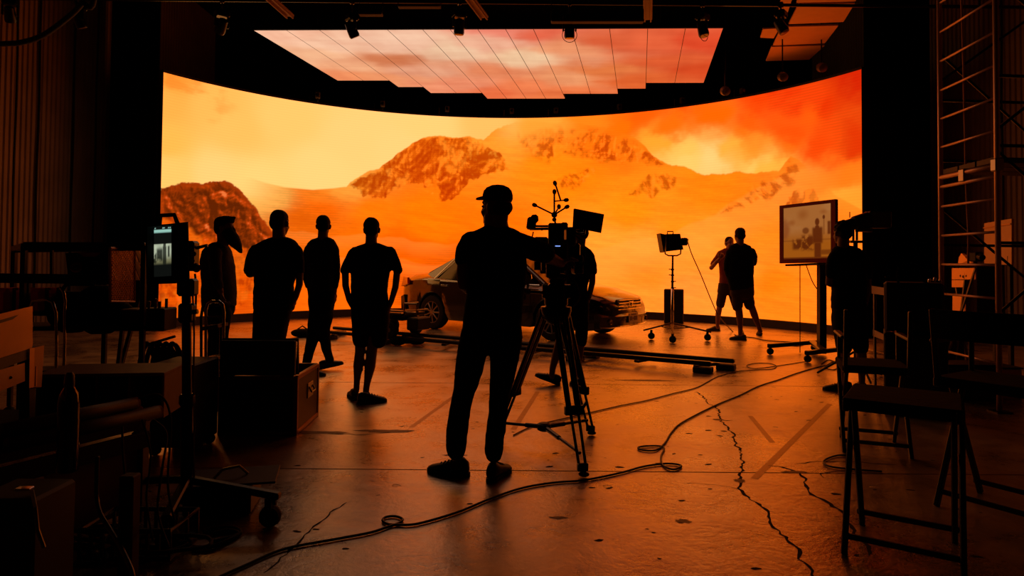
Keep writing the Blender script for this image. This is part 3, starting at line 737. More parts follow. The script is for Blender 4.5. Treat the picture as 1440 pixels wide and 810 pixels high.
LG = [[(665, 486, 21.5), (660, 520, 20), (652, 552, 15.8), (647, 575, 15), (643, 605, 15), (641, 634, 13.5)], [(711, 486, 21.5), (708, 520, 18.5), (702, 552, 14.5), (700, 585, 14), (696, 615, 13.5), (694, 638, 12.5)]]
for l in LG: f.limb(tr, l, 0, 16); f.limb(b, l, -.018)
f.shoe(gr(643, 668), math.radians(68), high=True); f.shoe(gr(696, 674), math.radians(-22), high=True)
q = f.head(698, 291, math.radians(52), 1.02, hair=None)
# short hair below the cap, stubble kept as skin
f.limb(f.body, [(696, 303, 16), (698, 322, 18)]); hr = f.c('hair'); hr.ell(q(0, -.045, -.005), (.078, .060, .062), Matrix.Rotation(math.radians(62), 3, 'Z'))
CLM_ = (CLOTH_BLACK, .012, .012)
op = finish(f, 'cameraman in a cap and dark T-shirt at the tripod camera, seen from behind', gr(670, 672), {'shirt': CLM_, 'trousers': (DENIM, .012, .012), 'hair': HM}, vox=.009)
Mh = Matrix.Rotation(math.radians(62), 3, 'Z'); cp = MB()
cc = q(0, -.010, .040)
cp.lathe(cc, [(.087, -.010), (.095, .008), (.095, .032), (.088, .058), (.070, .079), (.040, .093), (.006, .098)], 20, Mh)
cap = put('cap', cp.mesh('cap', op.location), mat('dark_cap_cloth', rgb(15, 14, 14), .9), op, 1)
br = MB(); out = []
for k in range(11):
    a = PI * k / 10; out.append(Vector((.070 * math.cos(a), .065 + .085 * math.sin(a), .018 - .012 * math.sin(a))))
br.prism([cc + Mh @ v for v in out], Mh @ Vector((0, 0, .006)))
put('brim', br.mesh('brim', op.location), MATS['dark_cap_cloth'], cap)
hs_ = MB(); hs_.tube([q(-.085, -.01, -.01), q(-.088, -.03, -.05), q(-.06, -.09, -.055), q(-.05, -.115, -.062)], .0045, 6)
put('headset_wire', hs_.mesh('headset_wire', op.location), PLASTIC, op, 1)

def simple(Y, T, P_, legs, sleeves, arms, calves, shoes, head, label, basep, shirtm=CLOTH_BLACK, pantm=CLOTH_NAVY, hands=(), group=None, lower='trousers', skin=SKIN, hair=HAIR, extra=None):
    f = Fig(Y); b = f.body
    sh = f.c('shirt'); f.trunk(sh, T); f.trunk(b, T[:-1], 0, -.015)
    for l in sleeves: f.limb(sh, l)
    for l in arms: f.limb(b, l)
    lo = f.c(lower); f.trunk(lo, P_); f.trunk(b, P_[:-1], 0, -.018)
    for l in legs: f.limb(lo, l, 0, 14); f.limb(b, l, -.018)
    for l in calves: f.limb(b, l)
    for h in hands: f.hand(f.J(*h[0]), *h[1:])
    for s in shoes: f.shoe(*s)
    q = f.head(*head[:2], math.radians(head[2]), *head[3:])
    if extra: extra(f, q)
    fb = gr(*basep)
    ms = {'shirt': (shirtm, .012, .014), lower: (pantm, .012, .012), 'hair': (hair, .010, .012), 'beard': (HAIR, .010, .012)}
    return finish(f, label, fb, ms, group, skin), q, f

# ---- four onlookers with their backs turned, left of the cameraman
def beard(f, q):
    f.limb(f.c('beard'), [(321, 327, 10), (328, 337, 9.5), (334, 346, 6.5), (339, 355, 2.2)])
    f.limb(f.c('hair'), [(318, 309, 5), (330, 306, 2)])
simple(6.96, [(341, 301, 317, .16), (346, 293, 320, .26), (353, 288, 323, .36), (370, 285, 326, .38), (395, 287, 329, .34), (413, 286, 330, .34), (430, 287, 330, .34)],
       [(420, 288, 330, .32), (440, 290, 327, .30), (448, 292, 322, .26)],
       [[(306, 440, 14, .09), (304, 475, 11, .09), (299, 510, 8, .09), (297, 535, 7, .09)], [(311, 440, 14, -.09), (309, 478, 11, -.09), (305, 512, 8, -.09), (304, 538, 7, -.09)]],
       [[(302, 356, 9, -.18), (303, 376, 8, -.21), (305, 396, 7, -.22), (308, 402, 6, -.21)], [(304, 356, 9, .18), (305, 380, 8, .2), (312, 400, 6, .2)]],
       [[(305, 396, 5, -.22), (309, 406, 4.5, -.2), (311, 411, 4, -.19)]], [],
       [(gr(297, 545), math.radians(-92)), (gr(306, 549), math.radians(-85))], (316, 321, -88, .98, 0.0, 0.0, 'tall'),
       'bearded person in profile facing right, leftmost of the onlookers', (300, 547), mat('olive_shirt_cloth', rgb(44, 34, 26), .95, 0, .25, 30, .3), CLOTH_BLACK,
       hands=[((311, 411, -.19), (.25, .1, -1), (1, .3, 0), .6, 1)], extra=beard)
simple(6.4, [(334, 383, 404, .14), (338, 371, 414, .17), (345, 359, 420, .21), (356, 356, 420, .25), (380, 358, 417, .27), (402, 359, 412, .26), (425, 357, 413, .26), (435, 357, 413, .26)],
       [(426, 358, 412, .25), (450, 357, 407, .26), (478, 356, 400, .24), (486, 360, 396, .2)],
       [[(371, 474, 14.5), (372, 515, 11), (372, 548, 8)], [(388, 474, 13), (389, 515, 10.5), (390, 548, 8)]],
       [[(360, 353, 9.5), (354, 368, 9), (351, 380, 8)], [(417, 354, 8.5), (420, 368, 8), (421.5, 380, 7)]],
       [[(360, 354, 7), (351, 380, 6), (351, 385, 5.8), (362, 384, 4.8, .2), (374, 381, 4.2, .3)], [(417, 356, 7), (421.5, 380, 5.6), (421, 400, 5), (416, 417, 4.2), (413, 424, 3.8)]], [],
       [(gr(371, 560), math.radians(15)), (gr(391, 560), math.radians(-15))], (394, 314, -12, 1.02),
       'stocky man with short hair standing behind the open black case, seen from behind', (382, 560), hands=[((413, 424, 0), (-.3, .3, -1), (-1, .2, 0), .6, 1), ((374, 381, .3), (1, .2, 0), (0, .2, -1), .8, 1)])
simple(7.64, [(334, 447, 464, .13), (337, 438, 470, .16), (343, 432, 473, .19), (355, 430, 473, .22), (375, 432, 472, .23), (398, 434, 471, .22), (416, 434, 470, .22)],
       [(408, 434, 471, .22), (426, 434, 470, .23), (442, 436, 468, .22), (448, 440, 464, .18)],
       [[(445, 440, 10.5), (441, 470, 8.8), (434, 498, 6.8), (430, 517, 5.8)], [(459, 440, 10.5), (455, 465, 8.8, .03), (459, 490, 6.6, .06), (464, 507, 5.5, .10)]],
       [[(434, 351, 6.5), (429, 370, 6), (430, 388, 5), (434, 402, 4.5)], [(470, 351, 6.5), (473.5, 372, 5.6), (473, 390, 4.8), (471, 404, 4.4)]],
       [[(434, 400, 3.8), (436, 410, 3.4)], [(471, 402, 3.8), (470, 413, 3.4)]], [],
       [(gr(432, 529), math.radians(-80)), (gr(459, 520), math.radians(-74), math.radians(12), .02)], (455, 318, 8, .98),
       'slim man in mid step between the stocky man and the man in knee-length shorts', (442, 528), mat('charcoal_knit', rgb(18, 17, 18), .95), CLOTH_BLACK,
       hands=[((470, 413, 0), (0, .3, -1), (-1, .2, 0), .5, 1), ((436, 410, 0), (0.2, .3, -1), (1, .2, 0), .5, -1)])
simple(6.44, [(342, 514, 532, .13), (346, 502, 544, .17), (352, 494, 552, .20), (365, 492, 552, .23), (390, 494, 547, .24), (408, 494, 545, .22), (426, 494, 546, .23), (436, 494, 546, .23)],
       [(428, 495, 546, .22), (445, 494.5, 547, .24), (458, 495, 547, .23), (466, 499, 543, .2)],
       [[(508, 456, 13.5), (508, 470, 12.8), (508, 478, 12.5)], [(533, 456, 13.5), (533, 470, 12.5), (532.5, 478, 12)]],
       [[(499, 355, 8.5), (491, 369, 8), (485.5, 380, 7)], [(548, 355, 8.5), (555.5, 369, 8), (559.5, 380, 6.8)]],
       [[(498, 358, 6), (485.5, 382, 5.4), (486, 402, 4.8), (491, 422, 4.0), (495, 430, 3.7)], [(549, 358, 6), (558.5, 382, 5.2), (556, 404, 4.7), (550, 424, 3.9), (547, 431, 3.7)]],
       [[(507, 474, 8), (506, 495, 6.8), (504, 513, 7.2), (502, 535, 4.5), (501, 550, 4.2)], [(525, 474, 8.5), (523, 495, 7.2), (520.5, 515, 7.6), (516, 540, 4.6), (514, 555, 4.4)]],
       [(gr(498, 561), math.radians(22), 0, 0, .27), (gr(514, 567), math.radians(-66), 0, 0, .28)], (523, 323, 0, .94),
       'man in dark T-shirt and knee-length shorts standing just left of the cameraman', (510, 565), hands=[((495, 430, 0), (.2, .3, -1), (1, .2, 0), .7, -1), ((547, 431, 0), (-.2, .3, -1), (-1, .2, 0), .6, 1)], lower='shorts')
# ---- assistant beyond the camera, walking left
simple(7.4, [(346, 806, 824, .13), (352, 797, 832, .18), (360, 792, 835, .20), (380, 793, 830, .23), (405, 795, 826, .22), (428, 795, 828, .22)],
       [(418, 796, 828, .22), (440, 796, 828, .23), (452, 798, 826, .2)],
       [[(818, 446, 10), (818, 466, 9), (817, 480, 8.5)], [(804, 446, 10), (795, 466, 9, -.05), (789, 480, 8, -.08)]],
       [[(828, 360, 8), (833, 372, 7), (834, 381, 6.3)], [(797, 362, 8), (791, 378, 7, .1), (789, 388, 6, .15)]],
       [[(833, 378, 4.8), (833, 397, 4.4), (829, 415, 3.8), (827, 421, 3.5)], [(790, 386, 4.8, .15), (792, 400, 4.4, .25), (802, 402, 3.8, .45)]],
       [[(817, 476, 6.5), (814, 500, 6), (812, 522, 4.2), (812, 538, 3.8)], [(788, 476, 6.4, -.08), (782, 500, 6, -.10), (777, 518, 4.6, -.12), (776, 530, 4, -.13)]],
       [(gr(812, 545), math.radians(10)), (gr(777, 541), math.radians(84), math.radians(20), .02)], (815, 328, 60, .95),
       'assistant in dark T-shirt walking behind the tripod camera, one sneaker heel on the floor', (805, 543), hands=[((827, 421, 0), (-.1, .3, -1), (-1, .2, 0), .5, 1), ((802, 402, .45), (.4, 1, 0), (0, 0, -1), .5, -1)], lower='shorts')
# ---- two men beside the lamp in front of the display wall
PINK = mat('faded_red_shirt', rgb(140, 62, 40), .9, 0, .2, 20)
KHAKI = mat('grey_brown_shorts_cloth', rgb(62, 44, 30), .9, 0, .2, 20)
simple(12.7, [(349, 1019, 1034, .13), (354, 1011, 1039, .18), (364, 1010, 1039, .22), (380, 1012, 1037, .23), (400, 1012, 1036, .22), (404, 1012, 1036, .22)],
       [(398, 1011, 1036, .22), (410, 1009, 1037, .23), (415, 1010, 1036, .2)],
       [[(1016, 411, 6.5), (1014, 422, 6.3), (1013, 428, 6)], [(1030, 411, 6.5), (1033, 422, 6.2), (1035, 429, 5.8)]],
       [[(1013, 357, 4.6), (1007, 366, 4.2), (1003, 371, 3.9)], [(1036, 358, 4.4), (1037, 368, 4), (1036, 374, 3.6)]],
       [[(1012, 358, 3.6), (1003, 371, 3.2), (1000, 377, 3.2), (1007, 369, 2.8, -.2), (1012, 364, 2.4, -.25)], [(1036, 360, 3.6), (1037, 375, 3), (1031, 380, 2.6, -.2)]],
       [[(1013, 426, 4), (1010, 442, 4), (1009, 455, 2.6), (1009, 460, 2.5)], [(1036, 426, 4), (1040, 445, 3.8), (1042, 458, 2.6), (1042, 464, 2.5)]],
       [(gr(1007, 465.5), math.radians(98)), (gr(1042, 470), math.radians(165))], (1026, 342, 190, .98),
       'man in faded red T-shirt and shorts facing the camera, one forearm raised', (1020, 467), PINK, KHAKI, hands=[((1012, 364, -.25), (.6, -.2, .8), (0, 1, 0), .9, 1)], lower='shorts', skin=mat('tanned_skin', rgb(150, 98, 72), .5, 0, .1, 15))
simple(11.5, [(342, 1033, 1046, .13), (346, 1026, 1055, .17), (354, 1023, 1059, .21), (370, 1022, 1060, .24), (390, 1022, 1059, .24), (404, 1026, 1060, .24), (408, 1026, 1060, .24)],
       [(402, 1027, 1060, .24), (414, 1027, 1060, .24), (420, 1030, 1058, .2)],
       [[(1037, 414, 8), (1037, 424, 7.7), (1037, 431, 7.4)], [(1051, 414, 8), (1053, 422, 7.6), (1054, 429, 7)]],
       [[(1026, 355, 5), (1023, 368, 5), (1022, 378, 4.6), (1025, 388, 4)], [(1057, 354, 5.5), (1060, 362, 5), (1060, 370, 4.4, .08)]],
       [[(1024, 386, 3.2), (1028, 396, 2.8), (1031, 400, 2.6)], [(1060, 368, 3.6, .08), (1053, 366, 3, .25), (1047, 362, 2.7, .32)]],
       [[(1038, 428, 5), (1040, 445, 5), (1041, 462, 3.2), (1041, 470, 3)], [(1055, 426, 5), (1061, 443, 5), (1067, 459, 3.2), (1069, 466, 3)]],
       [(gr(1043, 478.5), math.radians(58)), (gr(1069, 472), math.radians(-12), math.radians(-10), .02)], (1040, 331, 10, 1.06),
       'tall man in dark shirt and shorts seen from behind, beside the man in red', (1050, 477), CLOTH_BLACK, KHAKI, hands=[((1031, 400, 0), (.3, .3, -1), (1, .2, 0), .6, -1), ((1047, 362, .32), (-1, .3, .3), (0, -.3, 1), .8, 1)], lower='shorts')
# ---- man at the right in front of the big monitor
simple(7.05, [(346, 1177, 1197, .14), (350, 1172, 1208, .17), (357, 1169, 1216, .20), (370, 1169, 1217, .24), (395, 1171, 1217, .25), (420, 1171, 1216, .24), (434, 1170, 1217, .24)],
       [(426, 1171, 1217, .24), (450, 1171, 1219, .25), (462, 1172, 1219, .24), (470, 1176, 1215, .2)],
       [[(1184, 460, 12), (1186, 476, 11.5), (1187, 488, 11)], [(1207, 460, 12), (1209, 476, 11.5), (1210, 488, 11)]],
       [[(1174, 360, 8), (1169, 374, 8), (1168, 386, 7.2)], [(1213, 362, 8), (1218, 376, 7.8), (1219, 388, 7)]],
       [[(1168, 382, 5.6), (1166, 398, 5.4), (1175, 402, 4.6, .18), (1184, 398, 4, .3)], [(1219, 385, 5.4), (1220, 404, 5), (1217, 424, 4.2), (1215, 430, 4)]],
       [[(1187, 484, 7.2), (1188, 508, 7), (1188, 530, 4.6), (1188, 540, 4.3)], [(1210, 484, 7.2), (1212, 508, 7), (1212, 530, 4.6), (1212, 540, 4.3)]],
       [(gr(1187, 550), math.radians(72), 0, 0, .29), (gr(1212, 550), math.radians(-10))], (1184, 328, 12, .98, 0.0, 0.0, 'curly'),
       'curly-haired man in shorts at the right before the large monitor, from behind', (1196, 550), hands=[((1215, 430, 0), (-.1, .3, -1), (-1, .2, 0), .5, 1), ((1184, 398, .3), (1, .3, 0), (0, 0, -1), .8, 1)], lower='shorts')
# ================================================================== THE CAR
PAINT = mat('black_car_paint', rgb(11, 11, 12), .22, .1, .05, 3, 0, .6, 1.0)
TYRE = mat('tyre_rubber', rgb(13, 13, 13), .85)
ax_r, ax_f = Vector((-1.53, 13.45, 0)), Vector((.58, 11.45, 0))
rw, fw_ = gr(612, 463, 0), gr(768, 478.5, 0)
hd = (fw_ - rw); hd.normalize(); yawc = math.atan2(hd.y, hd.x)
WB = 2.82
mid_near = (rw + fw_) / 2
leftv = Vector((-hd.y, hd.x, 0))
car = thing('car', 'black sedan parked in front of the display wall behind the cameraman', 'car', mid_near + leftv * .86 + hd * .02, yawc)
# local frame: x forward, y to the car's left, z up; axles at x = +-WB/2
def prof(x, tab):
    for (a, va), (b_, vb) in zip(tab, tab[1:]):
        if a <= x <= b_:
            t = (x - a) / (b_ - a); t = t * t * (3 - 2 * t) * .5 + t * .5; return va + (vb - va) * t
    return tab[0][1] if x < tab[0][0] else tab[-1][1]
TOPZ = [(-2.42, .92), (-2.36, 1.04), (-2.2, 1.07), (-1.7, 1.09), (-1.2, 1.05), (0, 1.0), (.8, 1.0), (1.2, .985), (1.8, .90), (2.15, .80), (2.33, .72), (2.42, .62)]
BELT = [(-2.42, .84), (-2.3, .93), (-1.7, .97), (-.8, .945), (.4, .915), (1.1, .88), (1.8, .80), (2.2, .72), (2.42, .58)]
HALF = [(-2.42, .70), (-2.32, .80), (-2.0, .88), (-1.4, .91), (0, .915), (1.4, .91), (2.0, .87), (2.25, .78), (2.36, .68), (2.42, .55)]
BOT = [(-2.42, .40), (-2.3, .30), (-2.0, .24), (-1.2, .20), (1.2, .20), (2.0, .20), (2.3, .23), (2.42, .32)]
xs_ = sorted(set([round(-2.42 + 4.84 * k / 60, 3) for k in range(61)] + [round(s * WB / 2 + .37 * math.cos(a), 3) for s in (-1, 1) for a in [PI * k / 12 for k in range(13)]]))
rs = []
for x in xs_:
    w_ = prof(x, HALF); zt = prof(x, TOPZ); zb = prof(x, BOT); zs = prof(x, BELT); arch = 0
    for s in (-1, 1):
        dx = abs(x - s * WB / 2)
        if dx < .37: arch = .33 + math.sqrt(max(0, .37 ** 2 - dx * dx))
    z1 = max(zb, arch); z2 = max(zb + .10, arch + .012); z3 = max(.52, arch + .03)
    side = [(0, max(zb, .2) if not arch else max(zb, .25)), (.55, max(zb, .22)), (w_ * .955, z1), (w_ * .985, z2), (w_ * 1.0, z3), (w_ * .99, max((z3 + zs) / 2, z3 + .02)), (w_ * .96, zs - .02), (w_ * .90, zs + .02), (w_ * .62, zt - .02), (w_ * .3, zt), (0, zt + .006)]
    ring = [(x, y, z) for y, z in side] + [(x, -y, z) for y, z in reversed(side[1:-1])]
    rs.append(ring)
part('body', MB().rings(rs), PAINT, car, smooth=2)
# greenhouse: roof skin, pillars, panes
RF = [(-1.02, 1.40), (-.75, 1.455), (-.3, 1.48), (.1, 1.475), (.42, 1.43)]
rr = []
for x, z in RF: rr.append([(x, y, z + (.03 if abs(y) < .3 else (.018 if abs(y) < .5 else -.012))) for y in (-.62, -.5, -.25, 0, .25, .5, .62)] + [(x, y, z - .04) for y in (.6, .25, -.25, -.6)])
part('roof', MB().rings(rr), PAINT, car, smooth=2)
pl = MB()
for s in (-1, 1):
    pl.bar((1.18, s * .74, .93), (.40, s * .60, 1.43), .05, .06, .012)            # windscreen pillar
    pl.bar((-.28, s * .80, .93), (-.24, s * .615, 1.46), .07, .03, .01)           # door pillar
    pl.quad((-1.05, s * .60, 1.40), (-1.72, s * .70, 1.06), (-1.42, s * .80, .96), (-.98, s * .64, 1.33), .02 * s)
    pl.bar((-.98, s * .625, 1.395), (.42, s * .615, 1.43), .05, .03, .01)
part('pillars', pl, PAINT, car)
for s, nm in ((-1, 'a'), (1, 'b')):
    part('side_window', MB().quad((-.22, s * .795, .93), (1.02, s * .765, .92), (.38, s * .605, 1.42), (-.20, s * .61, 1.45), .006 * s), GLASSBLK, car)
    part('side_window', MB().quad((-1.36, s * .785, .97), (-.31, s * .80, .94), (-.29, s * .615, 1.45), (-.93, s * .625, 1.39), .006 * s), GLASSBLK, car)
    part('window_trim', MB().tube([(-1.44, s * .812, .965), (-.3, s * .826, .935), (1.10, s * .79, .925)], .009, 6).tube([(-1.44, s * .812, .965), (-.98, s * .655, 1.40), (-.3, s * .645, 1.465), (.42, s * .635, 1.44)], .009, 6), CHROME, car)
    dh = MB().box((-.10, s * .915, .84), (.17, .025, .03), 0, .008); part('door_handle', dh, CHROME, car, label='chrome door handle')
    part('door_handle', MB().box((-1.06, s * .915, .86), (.17, .025, .03), 0, .008), CHROME, car)
    mr = MB(); mr.ell((.84, s * .98, .985), (.07, .10, .065)); mr.bar((.86, s * .80, .93), (.85, s * .94, .97), .03, .03)
    part('mirror', mr, PAINT, car, smooth=True)
    part('door_line', MB().tube([(-.27, s * .921, .32), (-.27, s * .925, .6), (-.27, s * .90, .9)], .004, 4).tube([(.95, s * .925, .34), (.98, s * .921, .6), (.98, s * .88, .88)], .004, 4), BLACK, car)
part('windscreen', MB().quad((1.20, -.70, .955), (1.20, .70, .955), (.43, .57, 1.445), (.43, -.57, 1.445), .006), GLASSBLK, car)
part('rear_window', MB().quad((-1.72, -.66, 1.085), (-1.03, -.56, 1.415), (-1.03, .56, 1.415), (-1.72, .66, 1.085), .006), GLASSBLK, car)
for s in (-1, 1):
    part('tail_light', MB().add([(-2.405, s * .58, .80), (-2.37, s * .74, .80), (-2.06, s * .875, .86), (-2.08, s * .86, .99), (-2.33, s * .73, 1.0), (-2.40, s * .58, .99)] + [(-2.46, s * .58, .80), (-2.42, s * .77, .80), (-2.08, s * .915, .86), (-2.10, s * .90, .99), (-2.36, s * .76, 1.0), (-2.45, s * .58, .99)],
         [(0, 1, 2, 3, 4, 5), (6, 11, 10, 9, 8, 7)] + [(i, (i + 1) % 6, 6 + (i + 1) % 6, 6 + i) for i in range(6)]), mat('red_lamp_plastic', rgb(190, 12, 8), .12, 0, .05, 5, 0, .6, 1.0), car, label='red tail light')
    part('headlight', MB().add([(2.34, s * .46, .62), (2.24, s * .70, .62), (1.92, s * .83, .68), (1.94, s * .80, .73), (2.20, s * .64, .69), (2.31, s * .46, .66)] + [(2.40, s * .46, .59), (2.30, s * .745, .60), (1.94, s * .885, .665), (1.95, s * .865, .735), (2.24, s * .70, .695), (2.37, s * .46, .675)],
         [(0, 5, 4, 3, 2, 1), (6, 7, 8, 9, 10, 11)] + [(i, (i + 1) % 6, 6 + (i + 1) % 6, 6 + i) for i in range(6)]), mat('headlight_lens', rgb(90, 84, 78), .08, .4, .1, 5, 0, .7, 1.0), car)
    part('fog_light', MB().cyl((2.36, s * .62, .36), (2.42, s * .62, .36), .045, n=14), MATS['headlight_lens'], car)
gl = MB().box((2.385, 0, .615), (.05, .84, .20), 0, .02); part('grille', gl, BLACK, car)
for k in range(4): part('grille_bar', MB().box((2.418, 0, .545 + .052 * k), (.02, .80 - .02 * k, .016), 0, .006), CHROME, car)
em = MB()                                                                        # winged emblem
em.tube([(2.44, -.075 + .15 * k / 8, .655 + .02 * abs(k - 4) / 4) for k in range(9)], .009, 6).tube([(2.44, 0, .655), (2.44, 0, .565)], .010, 6)
em.tube([(2.44, .055 * math.cos(a), .625 + .045 * math.sin(a)) for a in [2 * PI * k / 16 for k in range(17)]], .006, 5)
part('emblem', em, CHROME, car)
part('bumper', MB().rings([[(x, y, z) for x, z in ((2.30 - .20 * abs(y) ** 3.2, .24), (2.455 - .30 * abs(y) ** 3, .27), (2.47 - .30 * abs(y) ** 3, .44), (2.40 - .30 * abs(y) ** 3, .50), (2.30 - .2 * abs(y) ** 3.2, .46))] for y in [-.80 + 1.6 * k / 16 for k in range(17)]]), PAINT, car, smooth=2)
part('bumper_trim', MB().tube([(2.462 - .30 * abs(y) ** 3, y, .275) for y in [-.78 + 1.56 * k / 16 for k in range(17)]], .010, 6), CHROME, car)
pt = part('number_plate', MB().box((2.485, 0, .40), (.012, .32, .165), 0, .004), mat('pale_plate', rgb(240, 236, 226), .4), car)
mk = MB()
for k, y in enumerate((-.115, -.065, .02, .065, .11)): mk.box((2.493, y, .395), (.004, .022, .07))
mk.box((2.493, -.02, .395), (.004, .03, .012)); mk.box((2.493, 0, .458), (.004, .16, .014))
part('plate_characters', mk, mat('plate_ink', rgb(60, 40, 44), .6), pt)
part('rear_bumper', MB().rings([[(x, y, z) for x, z in ((-2.30 + .2 * abs(y) ** 3.2, .34), (-2.47 + .25 * abs(y) ** 3, .36), (-2.48 + .25 * abs(y) ** 3, .60), (-2.36 + .2 * abs(y) ** 3.2, .64))] for y in [-.86 + 1.72 * k / 16 for k in range(17)]]), PAINT, car, smooth=2)
def wheel(cx, cy, s):
    M = Matrix.Rotation(PI / 2, 3, 'X'); mb = MB()
    mb.lathe((cx, cy, .33), [(.02, -.055), (.20, -.06), (.21, -.10), (.26, -.105), (.31, -.095), (.33, -.06), (.332, 0), (.33, .06), (.31, .095), (.26, .105), (.21, .10), (.20, .06), (.02, .055)], 32, M)
    w = part('wheel', mb, TYRE, car, smooth=2)
    o = cy + s * .085; rm = MB()
    rm.tube([(cx + .212 * math.cos(a), o, .33 + .212 * math.sin(a)) for a in [2 * PI * k / 28 for k in range(29)]], .016, 6)
    rm.cyl((cx, o - s * .04, .33), (cx, o + s * .012, .33), .045, .038, 14)
    for k in range(9):
        a = 2 * PI * k / 9; rm.bar((cx + .03 * math.cos(a), o, .33 + .03 * math.sin(a)), (cx + .205 * math.cos(a), o + s * .004, .33 + .205 * math.sin(a)), .028, .02, .005, (0, 1, 0))
    part('rim', rm, ALU, w, smooth=2)
for sx in (-1, 1):
    for s in (-1, 1): wheel(sx * WB / 2, s * .80, s)
part('underbody', MB().box((0, 0, .24), (2.0, 1.3, .10)).box((-1.95, 0, .3), (.6, 1.2, .1)).box((1.95, 0, .3), (.5, 1.2, .1)), BLACK, car)

# ================================================================== DOLLY TRACK AND DOLLY
TR0 = (gr(456, 476), gr(469, 470)); TR1 = (gr(1000, 525), gr(1033, 521))
trk = thing('dolly_track', 'long black straight dolly track on low blocks lying across the studio floor', 'track', (TR0[0] + TR1[1]) / 2)
RAILM = mat('track_metal', rgb(46, 36, 30), .3, .7)
hz = .115
for k in range(2):
    a, b_ = TR0[k] + Vector((0, 0, hz)), TR1[k] + Vector((0, 0, hz))
    part('rail', MB().bar(a, b_, .07, .055, .012), RAILM, trk, True)
for k in range(9):
    t = .03 + k * .1175; a = TR0[0].lerp(TR1[0], t); b_ = TR0[1].lerp(TR1[1], t)
    part('sleeper', MB().bar(a + Vector((0, 0, hz - .05)), b_ + Vector((0, 0, hz - .05)), .07, .03, .006), BLACK, trk, True)
for k in range(2):
    for t in (.985, .72, .45, .2, .02):
        q = TR0[k].lerp(TR1[k], t); q.z = .035
        part('support_block', MB().box(q, (.22, .15, .07), math.atan2(TR1[0].y - TR0[0].y, TR1[0].x - TR0[0].x), .008), DKWOOD, trk, True)
ddir = (TR1[0] - TR0[0]).normalized(); dq = at(583, 450, 10.55); yd = math.atan2(ddir.y, ddir.x)
cen = TR0[0].lerp(TR1[0], .215).lerp(TR0[1].lerp(TR1[1], .215), .5)
dl = thing('camera_dolly', 'low black camera dolly standing on the track between the man in shorts and the cameraman', 'dolly', (cen.x, cen.y, hz), yd)
part('deck', MB().box((-.05, 0, .36), (.95, .62, .05), 0, .015).box((-.05, 0, .30), (.80, .40, .08), 0, .02), SATIN, dl)
part('deck_rail', MB().tube([(-.55, -.33, .42), (.42, -.33, .42), (.45, .33, .42)], .014, 8).tube([(-.52, -.30, .385), (.4, -.30, .385)], .012, 6), STEEL, dl)
part('handle_frame', MB().tube([(.42, -.24, .36), (.42, -.24, .54), (.66, -.24, .54), (.66, -.24, .40), (.42, -.24, .40)], .016, 8).tube([(.42, .1, .36), (.42, .1, .54), (.42, -.24, .54)], .016, 8), STEEL, dl)
for sx in (-.28, .22):
    for sy in (-.31, .31):
        w = part('wheel', MB().lathe((sx, sy, .125), [(.03, -.05), (.115, -.05), (.125, -.03), (.125, .03), (.115, .05), (.03, .05)], 20, Matrix.Rotation(PI / 2, 3, 'X')), RUBBER, dl, smooth=2)
        part('hub', MB().cyl((sx, sy - .06, .125), (sx, sy + .06, .125), .035, n=12), STEEL, w)
        part('axle_bracket', MB().box((sx, sy * .8, .22), (.10, .08, .16), 0, .01), BLACK, dl)
part('tie_box', MB().box((.52, 0, .22), (.22, .36, .20), 0, .02), PLASTIC, dl)
q = gr(572, 486); sb = MB()
for k in range(3): sb.ell((q.x + (k - 1) * .14, q.y + .05 * k, .075 + .02 * (k == 1)), (.14, .10, .075), nu=12, nv=8)
solo('sandbag', sb, CLOTH_BLACK, 'black lumpy sandbag on the floor against the dolly track, left of the cameraman', 'sandbag', (q.x, q.y, 0), smooth=True)
q = gr(425, 474); sb = MB(); sb.ell((q.x, q.y, .07), (.20, .13, .075)); sb.tube([(q.x - .1, q.y, .12), (q.x, q.y, .19), (q.x + .12, q.y, .11)], .012, 6)
solo('sandbag', sb, CLOTH_BLACK, 'small black sandbag with a strap on the floor behind the man in mid step', 'sandbag', (q.x, q.y, 0), smooth=True)

# ================================================================== TRIPOD AND CINEMA CAMERA
TX, TY = .32, 4.80
tp = thing('tripod', 'tall black twin-tube camera tripod beside the cameraman', 'tripod', (TX, TY, 0))
F1, F2, F3 = gr(821, 671), gr(699, 617), gr(832, 612)
apex = Vector((TX, TY, .98))
for F_ in (F1, F2, F3):
    d = (F_ - Vector((TX, TY, 0))); d.normalize(); s = Vector((-d.y, d.x, 0)); top = apex + d * .09; mb = MB(); kn = F_.lerp(top, .38)
    F_ = F_ + Vector((0, 0, .012))
    lg = MB()
    for e in (-1, 1):
        lg.tube([top + s * e * .045, kn + s * e * .040], .013, 8); lg.tube([top + s * e * .020, kn + s * e * .02 - Vector((0, 0, .02))], .009, 8)
        lg.tube([kn + s * e * .030 + (top - kn) * .4, F_.lerp(kn, .12) + s * e * .022], .010, 8)
    lg.bar(kn - s * .065, kn + s * .065, .035, .06, .006).bar(F_.lerp(kn, .12) - s * .035, F_.lerp(kn, .12) + s * .035, .03, .05, .006).bar(top - s * .06, top + s * .06, .04, .05, .006)
    L_ = part('leg', lg, SATIN, tp, True, smooth=2)
    part('foot', MB().tube([F_.lerp(kn, .12), F_.lerp(kn, .03), F_], [.022, .018, .012], 10).ell(F_ + Vector((0, 0, .006)), (.035, .035, .014)), RUBBER, L_, True, True)
    part('lever', MB().bar(kn + s * .05, kn + s * .085 + Vector((0, 0, .05)), .012, .02), STEEL, L_, True)
hub = Vector((TX - .02, TY + .03, .14)); hubp = at(765, 618, 4.86); hub = Vector((hubp.x, hubp.y, .15))
